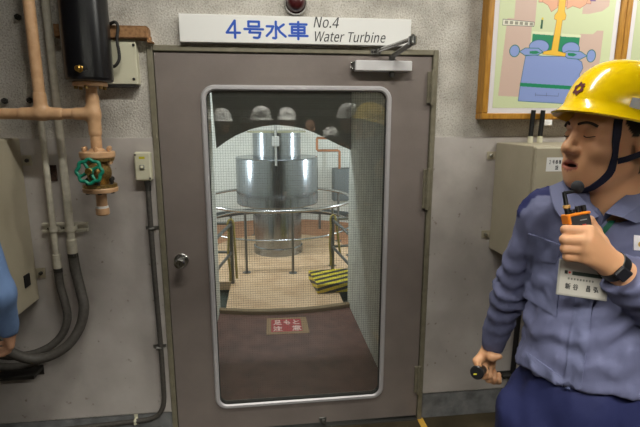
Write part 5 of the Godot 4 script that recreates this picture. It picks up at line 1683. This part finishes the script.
	# collar: two leaves folded down from the neck
	for lf in [[[652, 183, 1.12], [634, 190, 1.085], [618, 201, 1.055], [605, 213, 1.035], [668, 205, 1.07], [655, 215, 1.045], [646, 220, 1.03], [636, 223, 1.018]], [[566, 178, 1.16], [575, 191, 1.11], [588, 205, 1.065], [599, 216, 1.035], [550, 186, 1.15], [553, 203, 1.105], [561, 217, 1.07], [575, 225, 1.035]]]:
		var l0 := []; var l1 := []; var l2 := []; var lm := []; var l3 := []
		for i in 4:
			var a := P(lf[i][0], lf[i][1], lf[i][2])
			var b := P(lf[i + 4][0], lf[i + 4][1], lf[i + 4][2])
			l0.append(a + Vector3(0, -0.03, 0) + ax_f * 0.012)
			l1.append(a)
			lm.append(a.lerp(b, 0.45) - ax_f * 0.012)
			l2.append(b)
			l3.append(b + ax_f * 0.005)
		var loops := []
		for l in [l0, l1, lm, l2, l3]: loops.append(smooth(l, 5))
		obj("collar_leaf", MB.new().loft(loops, false), plain, jacket)
	# undershirt in the opening
	var us := MB.new()
	us.ball(neck + Vector3(0, -0.045, 0) + fwd * 0.022, Vector3(0.06, 0.05, 0.05), BB, 20, 12)
	obj("undershirt", us, mat(c8(22, 36, 120), 0.8), g)
	# --- trousers
	var tr := Solid.new()
	tr.ell(hip + Vector3(0, -0.01, 0), Vector3(0.152, 0.14, 0.12), BB, 0.05)
	tr.chain([hl, kl, al], [0.098, 0.078, 0.07], 0.03)
	tr.chain([hr, kr, ar], [0.098, 0.078, 0.07], 0.03)
	tr.warp = func(p: Vector3) -> float: return nz.get_noise_3d(p.x * 1.2, p.y * 0.45, p.z * 1.2) * 0.016
	var trm := MB.new()
	tr.mesh(trm, 0.013, null, 0.03)
	var tmat := cm.duplicate()
	tmat.vertex_color_use_as_albedo = false
	tmat.albedo_color = c8(22, 29, 76)
	obj("trousers", trm, tmat, g)
	for q in [[al, kl], [ar, kr]]:
		var sh := Solid.new()
		sh.cap(Vector3(q[0].x, 0.045, q[0].z) - fwd * 0.03, Vector3(q[0].x, 0.04, q[0].z) + fwd * 0.15, 0.045, 0.04, 0.02)
		sh.cap(Vector3(q[0].x, 0.05, q[0].z), Vector3(q[0].x, 0.12, q[0].z), 0.045, 0.045, 0.02)
		var shm := MB.new()
		sh.mesh(shm, 0.014)
		obj("shoe", shm, M.black, g)
	# --- helmet
	var HX := H * Transform3D(Basis(Vector3.RIGHT, deg_to_rad(-9.0)) * Basis.from_scale(Vector3.ONE * 0.97), Vector3(0, 0.041, -0.004))
	var ym := mat(c8(246, 206, 4), 0.18)
	ym.clearcoat_enabled = true; ym.clearcoat = 0.5; ym.clearcoat_roughness = 0.05
	var hm := obj("helmet", helmet_mesh(HX, 30, 72), ym, g)
	var gear := []
	for i in 24:
		var a := TAU * i / 24
		var rr := 0.0125 if i % 4 < 2 else 0.0165
		gear.append(Vector2(cos(a) * rr, sin(a) * rr))
	for i in 25:
		var a := -TAU * i / 24
		gear.append(Vector2(cos(a) * 0.0065, sin(a) * 0.0065))
	gear.insert(24, gear[0])
	obj("emblem", helmet_patch(HX, 0.02, 0.27, gear), mat(c8(92, 30, 22), 0.5), hm)
	var stk := obj("sticker", helmet_patch(HX, 1.2, 0.18, [Vector2(-0.022, -0.010), Vector2(-0.01, -0.011), Vector2(0.01, -0.011), Vector2(0.026, -0.010), Vector2(0.026, 0.010), Vector2(0.01, 0.011), Vector2(-0.01, 0.011), Vector2(-0.022, 0.010)]), mat(c8(236, 232, 228), 0.5), hm)
	# chin strap
	var strap := mat(c8(18, 20, 46), 0.8)
	var band := func(pts: Array, wd: float) -> MB:
		var pp := []
		var nn := []
		for q in pts:
			var w0: Vector3 = H * (q as Vector3)
			for it in 3:
				w0 -= hd.grad(w0) * (hd.at(w0) - 0.001)
			pp.append(w0); nn.append(hd.grad(w0))
		return MB.new().ribbon(pp, nn, wd, 0.0022)
	for sd in [-1.0, 1.0]:
		var p0 := []
		for i in 9: p0.append(Vector3(sd * 0.085, lerpf(0.04, -0.052, i / 8.0), lerpf(0.056, 0.042, i / 8.0)))
		obj("strap", band.call(p0, 0.017), strap, hm)
		var p1 := []
		for i in 12:
			var u := i / 11.0
			p1.append(Vector3(sd * lerpf(0.08, 0.0, pow(u, 1.4)), lerpf(-0.05, -0.125, sqrt(u)), lerpf(0.042, 0.068, u)))
		obj("strap", band.call(p1, 0.017), strap, hm)
		var p2 := []
		for i in 8: p2.append(Vector3(sd * 0.085, lerpf(-0.052, 0.0, i / 7.0), lerpf(0.032, -0.055, i / 7.0)))
		obj("strap", band.call(p2, 0.013), strap, hm)
	# --- watch
	var wa := lw.lerp(le, 0.02)
	var wd := (le - lw).normalized()
	var wx := wd.cross(-ax_f).normalized()
	var wt := obj("wristwatch", MB.new().lathe([Vector2(0.0275, -0.011), Vector2(0.031, -0.010), Vector2(0.031, 0.010), Vector2(0.0275, 0.011)], Transform3D(Basis(wx, wd, wx.cross(wd)), wa), 32), M.black, g)
	var wn := (-ax_f - wd * (-ax_f).dot(wd)).normalized()
	wn = (wn * 0.8 + wx * 0.25 * signf(wx.dot(-ax_u))).normalized()
	obj("watch_case", MB.new().box(wa + wn * 0.033, Vector3(0.026, 0.03, 0.009), 0.003, Basis(wn.cross(wd).normalized(), wd, wn).orthonormalized()), mat(c8(34, 34, 40), 0.3), wt)
	# --- badge, lanyard and name card
	var bg := lay.call(Vector2(634, 235), Vector2(648, 237), Vector2(647, 251), Vector2(633, 250), 4, 4, 0.002) as MB
	var bim := Image.create(64, 64, false, Image.FORMAT_RGB8)
	bim.fill(c8(232, 228, 232))
	fill(bim, ring_pts(Vector2(32, 36), 12, 12), c8(216, 176, 60))
	fill(bim, ring_pts(Vector2(32, 36), 6, 6), c8(120, 70, 160))
	obj("badge", bg, print_mat(bim, 0.5), jacket)
	var gl := mat(c8(16, 92, 66), 0.6)
	var lan := []
	var lann := []
	for i in 10:
		var u := i / 9.0
		var h := jk.hit(EYE, ray(lerpf(620, 596, u), lerpf(213, 240, u)), 2.5)
		lan.append(h); lann.append(jk.grad(h))
	obj("lanyard", MB.new().ribbon(lan, lann, 0.011, 0.003), gl, g)
	var lan2 := []
	var lann2 := []
	for i in 6:
		var u := i / 5.0
		var h := jk.hit(EYE, ray(lerpf(567, 566, u), lerpf(202, 222, u)), 2.5)
		lan2.append(h); lann2.append(jk.grad(h))
	obj("lanyard", MB.new().ribbon(lan2, lann2, 0.011, 0.003), gl, g)
	var ci := Image.create(280, 190, false, Image.FORMAT_RGB8)
	ci.fill(c8(172, 168, 160))
	ci.fill_rect(Rect2i(24, 52, 18, 20), c8(40, 44, 40))
	fill(ci, ring_pts(Vector2(54, 62), 7, 7), c8(190, 50, 50))
	ci.fill_rect(Rect2i(70, 52, 180, 22), c8(46, 60, 54))
	var inkc := c8(52, 52, 52)
	for i in 9: ci.fill_rect(Rect2i(46 + i * 18, 92, 11, 12), c8(104, 102, 98))
	for q in [["新", 36], ["谷", 82], ["昌", 158], ["弘", 204]]:
		glyph(ci, q[0], Vector2(q[1], 126), Vector2(30, 34), 2.6, inkc)
	var cp := P(583.5, 280, 0.985)
	var cfx := (P(605, 283, 0.985) - P(562, 277, 0.985)).normalized()
	var cfz := (EYE - cp).normalized()
	cfz = (cfz - cfx * cfz.dot(cfx)).normalized()
	var cfy := cfz.cross(cfx)
	var card := MB.new()
	var hw := 0.050; var hh := 0.034
	card.quad(cp - cfx * hw - cfy * hh, cp + cfx * hw - cfy * hh, cp + cfx * hw + cfy * hh, cp - cfx * hw + cfy * hh, cfz)
	var nc := obj("name_card", card, print_mat(ci, 0.35), g)
	obj("card_holder", MB.new().box(cp - cfz * 0.0022, Vector3(hw * 2 + 0.008, hh * 2 + 0.008, 0.004), 0.001, Basis(cfx, cfy, cfz)), mat(c8(150, 148, 142), 0.3), nc)
	# --- handset radio with a stub microphone
	var ro := P(579.5, 236, 0.950)
	var rx := (P(591, 211.5, 0.945) - P(568.5, 215.5, 0.945)).normalized()
	var ry := (P(577, 190, 0.955) - P(581, 245, 0.955)).normalized()
	ry = (ry - rx * ry.dot(rx)).normalized()
	var rz := rx.cross(ry)
	var RB := Basis(rx, ry, rz)
	var rt := thing("handset_radio", "black and orange handheld radio with a ball microphone in the guide's fist", "radio", ro - ry * 0.05)
	obj("body", MB.new().box(ro, Vector3(0.047, 0.094, 0.028), 0.005, RB), mat(c8(30, 30, 34), 0.45), rt)
	obj("top_shell", MB.new().box(ro + ry * 0.0455, Vector3(0.048, 0.0055, 0.029), 0.002, RB).box(ro + ry * 0.037 - rx * 0.0205, Vector3(0.007, 0.02, 0.0295), 0.002, RB), mat(c8(236, 132, 20), 0.4), rt)
	obj("red_mark", MB.new().box(ro + ry * 0.021 + rx * 0.006 + rz * 0.0142, Vector3(0.007, 0.006, 0.001), 0.0, RB), mat(c8(200, 40, 40), 0.5), rt)
	obj("brand_plate", MB.new().box(ro + ry * 0.033 + rx * 0.006 + rz * 0.0142, Vector3(0.014, 0.002, 0.0008), 0.0, RB), mat(c8(140, 140, 144), 0.5), rt)
	for k in 3:
		var o := ro + ry * 0.048 + rx * (-0.006 + 0.012 * k)
		obj("control_knob", MB.new().cyl(o, o + ry * (0.008 if k == 0 else 0.013), 0.0052, -1, 12, 0.001), M.black, rt)
	var ao := ro + ry * 0.046 - rx * 0.0155
	obj("antenna_base", MB.new().cyl(ao, ao + ry * 0.022, 0.0055, -1, 12), M.black, rt)
	obj("antenna_ring", MB.new().cyl(ao + ry * 0.014, ao + ry * 0.021, 0.0072, -1, 14, 0.001), mat(c8(196, 150, 84), 0.5), rt)
	var tipm := P(577.5, 187, 0.955)
	obj("microphone_stem", MB.new().cyl(ao + ry * 0.02, ao + ry * 0.048, 0.0045, 0.004, 10), M.black, rt)
	obj("microphone_ball", MB.new().ball(tipm, Vector3(0.0125, 0.0135, 0.0125), RB, 18, 12), mat(c8(40, 40, 44), 0.9), rt)
	obj("microphone_neck", MB.new().tube([ao + ry * 0.046, tipm - ry * 0.008], 0.0035, 8), M.black, rt)
	# --- dark object in the hanging hand
	var o0 := P(478, 372, 1.375)
	var o1 := P(487, 367, 1.45)
	var od := (o1 - o0).normalized()
	var ot := thing("pocket_torch", "small black torch held in the guide's lowered hand", "torch", o0)
	obj("barrel", MB.new().cyl(o0, o1, 0.017, 0.013, 20, 0.003), mat(c8(22, 22, 24), 0.35), ot)
	obj("bezel", MB.new().cyl(o0 - od * 0.014, o0 + od * 0.006, 0.02, 0.0185, 20, 0.003), mat(c8(30, 30, 32), 0.3), ot)
	obj("yellow_mark", MB.new().box(o0 - od * 0.0145 + ax_u * -0.004, Vector3(0.018, 0.004, 0.001), 0.0, Basis(ax_r, ax_u, -ax_f)), mat(c8(206, 196, 60), 0.5), ot)
func proj_on(s: Solid, H: Transform3D, q: Vector3, lift_: float) -> Vector3:
	var o := H * q
	var d := -(H.basis.z).normalized()
	var p := s.hit(o - d * 0.1, d, 0.6)
	return p - d * lift_

func plain_person(called: String, label: String, group: String, jacket: Color, trouser: Color, helmet: Color, forearm_up := false, hair_only := false) -> Node3D:
	# standing at the origin, facing -z, 1.72 m with the head's eyes at 1.60
	var t := thing(called, label, "person", Vector3.ZERO, group)
	var H := Transform3D(Basis(Vector3.UP, PI) * Basis.from_scale(Vector3.ONE), Vector3(0, 1.60, -0.02))
	var s := Solid.new()
	var skin := lin(178, 134, 106)
	head_solid(s, H, 1)
	var mb := MB.new()
	var pal := [jacket, skin, trouser, lin(30, 28, 28)]
	var hp := func(p: Vector3) -> Color: return lin(28, 24, 22) if p.y > 1.615 and p.z > -0.075 or p.z > 0.02 and p.y > 1.54 else skin
	s.mesh(mb, 0.008, hp, 0.02)
	var b := Solid.new()
	b.ell(Vector3(0, 1.25, 0), Vector3(0.18, 0.2, 0.115), Basis(), 0.05, 0)
	b.ell(Vector3(0, 1.05, 0), Vector3(0.165, 0.18, 0.115), Basis(), 0.05, 0)
	b.cap(Vector3(-0.17, 1.385, 0.01), Vector3(0.17, 1.385, 0.01), 0.062, 0.062, 0.05, 0)
	b.cap(Vector3(0, 1.5, 0.01), Vector3(0, 1.38, 0.01), 0.058, 0.075, 0.04, 0)
	for sd in [-1.0, 1.0]:
		var up: bool = forearm_up and sd > 0.0
		var el := Vector3(sd * 0.235, 1.11, 0.03)
		var wr := Vector3(sd * 0.23, 0.87, -0.04) if not up else Vector3(sd * 0.235, 0.95, -0.06)
		b.chain([Vector3(sd * 0.185, 1.38, 0.01), el, wr], [0.06, 0.05, 0.038], 0.03, 0)
		b.chain([Vector3(sd * 0.095, 0.92, 0), Vector3(sd * 0.1, 0.5, -0.01), Vector3(sd * 0.105, 0.1, 0.02)], [0.092, 0.07, 0.055], 0.03, 2)
		b.cap(Vector3(sd * 0.11, 0.05, 0.03), Vector3(sd * 0.125, 0.045, -0.14), 0.046, 0.04, 0.03, 3)
		# hand with five fingers
		var hd := Solid.new()
		var dn := (wr - el).normalized()
		var fr := Vector3(0, 0, -1)
		fr = (fr - dn * fr.dot(dn)).normalized()
		var inw := Vector3(-sd, 0, 0)
		hd.cap(wr - dn * 0.05, wr + dn * 0.02, 0.027, 0.024, 0.012)
		for i in 4:
			var k: Vector3 = wr + dn * (0.075 - 0.004 * absf(i - 1.2)) + fr * (0.03 - 0.02 * i)
			hd.cap(wr, k, 0.02, 0.0125, 0.012)
			var L: float = [0.9, 1.0, 0.95, 0.75][i]
			hd.chain([k, k + dn * 0.036 * L + inw * 0.012, k + dn * 0.054 * L + inw * 0.03, k + dn * 0.05 * L + inw * 0.048], [0.0105, 0.0098, 0.009, 0.008], 0.005)
		hd.chain([wr + fr * 0.015 + dn * 0.01, wr + fr * 0.045 + dn * 0.045 + inw * 0.012, wr + fr * 0.042 + dn * 0.085 + inw * 0.026], [0.018, 0.012, 0.0085], 0.008)
		hd.mesh(mb, 0.006, func(p): return skin, 0.015)
	b.mesh(mb, 0.02, func(p): return trouser if p.y < 0.99 and p.y > 0.13 and absf(p.x) < 0.185 else pal[b.nearest(p)], 0.03)
	var m := mat(Color(1, 1, 1), 0.75)
	m.vertex_color_use_as_albedo = true
	obj("body", mb, m, t)
	if not hair_only:
		var HX := H * Transform3D(Basis(), Vector3(0, 0.033, -0.004))
		var hm := mat(Color.WHITE, 0.3)
		hm.albedo_color = helmet
		obj("helmet", helmet_mesh(HX, 16, 40), hm, t)
		var gear := []
		for i in 12: gear.append(Vector2(cos(TAU * i / 12) * 0.015, sin(TAU * i / 12) * 0.015))
		obj("emblem", helmet_patch(HX, 0.0, 0.36, gear), mat(c8(90, 90, 96), 0.5), t.get_node("helmet"))
	return t
func face_to(o: Node3D, target: Vector3) -> void:
	var d := target - o.position
	o.rotation.y = atan2(-d.x, -d.z)

func other_people() -> void:
	var grp := "visitors mirrored in the door glass"
	var dark := lin(34, 34, 38)
	var proto := plain_person("person", "visitor in dark clothes and white helmet standing in the corridor facing the door", grp, dark, lin(28, 28, 34), c8(232, 232, 228))
	# pixel of the mirrored helmet in the glass, depth of its mirror image
	var spots := [[206, 114, 5.9], [222, 114.5, 5.4], [247, 117, 6.6], [261, 113, 5.0], [287, 113.5, 5.6], [348.5, 110.5, 4.85], [367, 116, 6.6]]
	for i in spots.size():
		var o: Node3D = proto if i == 0 else proto.duplicate()
		if i > 0:
			o.name = numbered("person")
			add_child(o)
		put_mirrored(o, spots[i])
	# a shorter one
	var k := 0
	for q in [[331, 132, 5.7]]:
		var o := proto.duplicate()
		o.name = numbered("person")
		add_child(o)
		o.set_meta("label", "shorter visitor in a white helmet standing among the taller ones")
		put_mirrored(o, q)
		k += 1
	var cap := plain_person("person", "bare-headed visitor with dark hair standing behind the helmeted visitors", grp, lin(44, 42, 42), lin(28, 28, 34), Color.BLACK, false, true)
	put_mirrored(cap, [310, 121, 6.0])
	# colleague at the picture's edge: only a sleeve and a hand show
	var col := plain_person("person", "person in a light blue work jacket beside the deep beige cabinet", "", lin(104, 132, 176), lin(24, 30, 66), c8(236, 236, 232), true)
	var hand := P(7, 322, 1.66)
	col.rotation.y = deg_to_rad(20.0)
	col.position = Vector3(hand.x, 0, hand.z) - Basis(Vector3.UP, col.rotation.y) * Vector3(0.235, 0, -0.06)
func put_mirrored(o: Node3D, q: Array) -> void:
	var p := P(q[0], q[1], q[2])
	var z := -p.z
	var s := (p.y) / 1.69
	o.scale = Vector3.ONE * s
	o.position = Vector3(p.x, 0, z)
	face_to(o, Vector3(0.17, 0, -0.5))
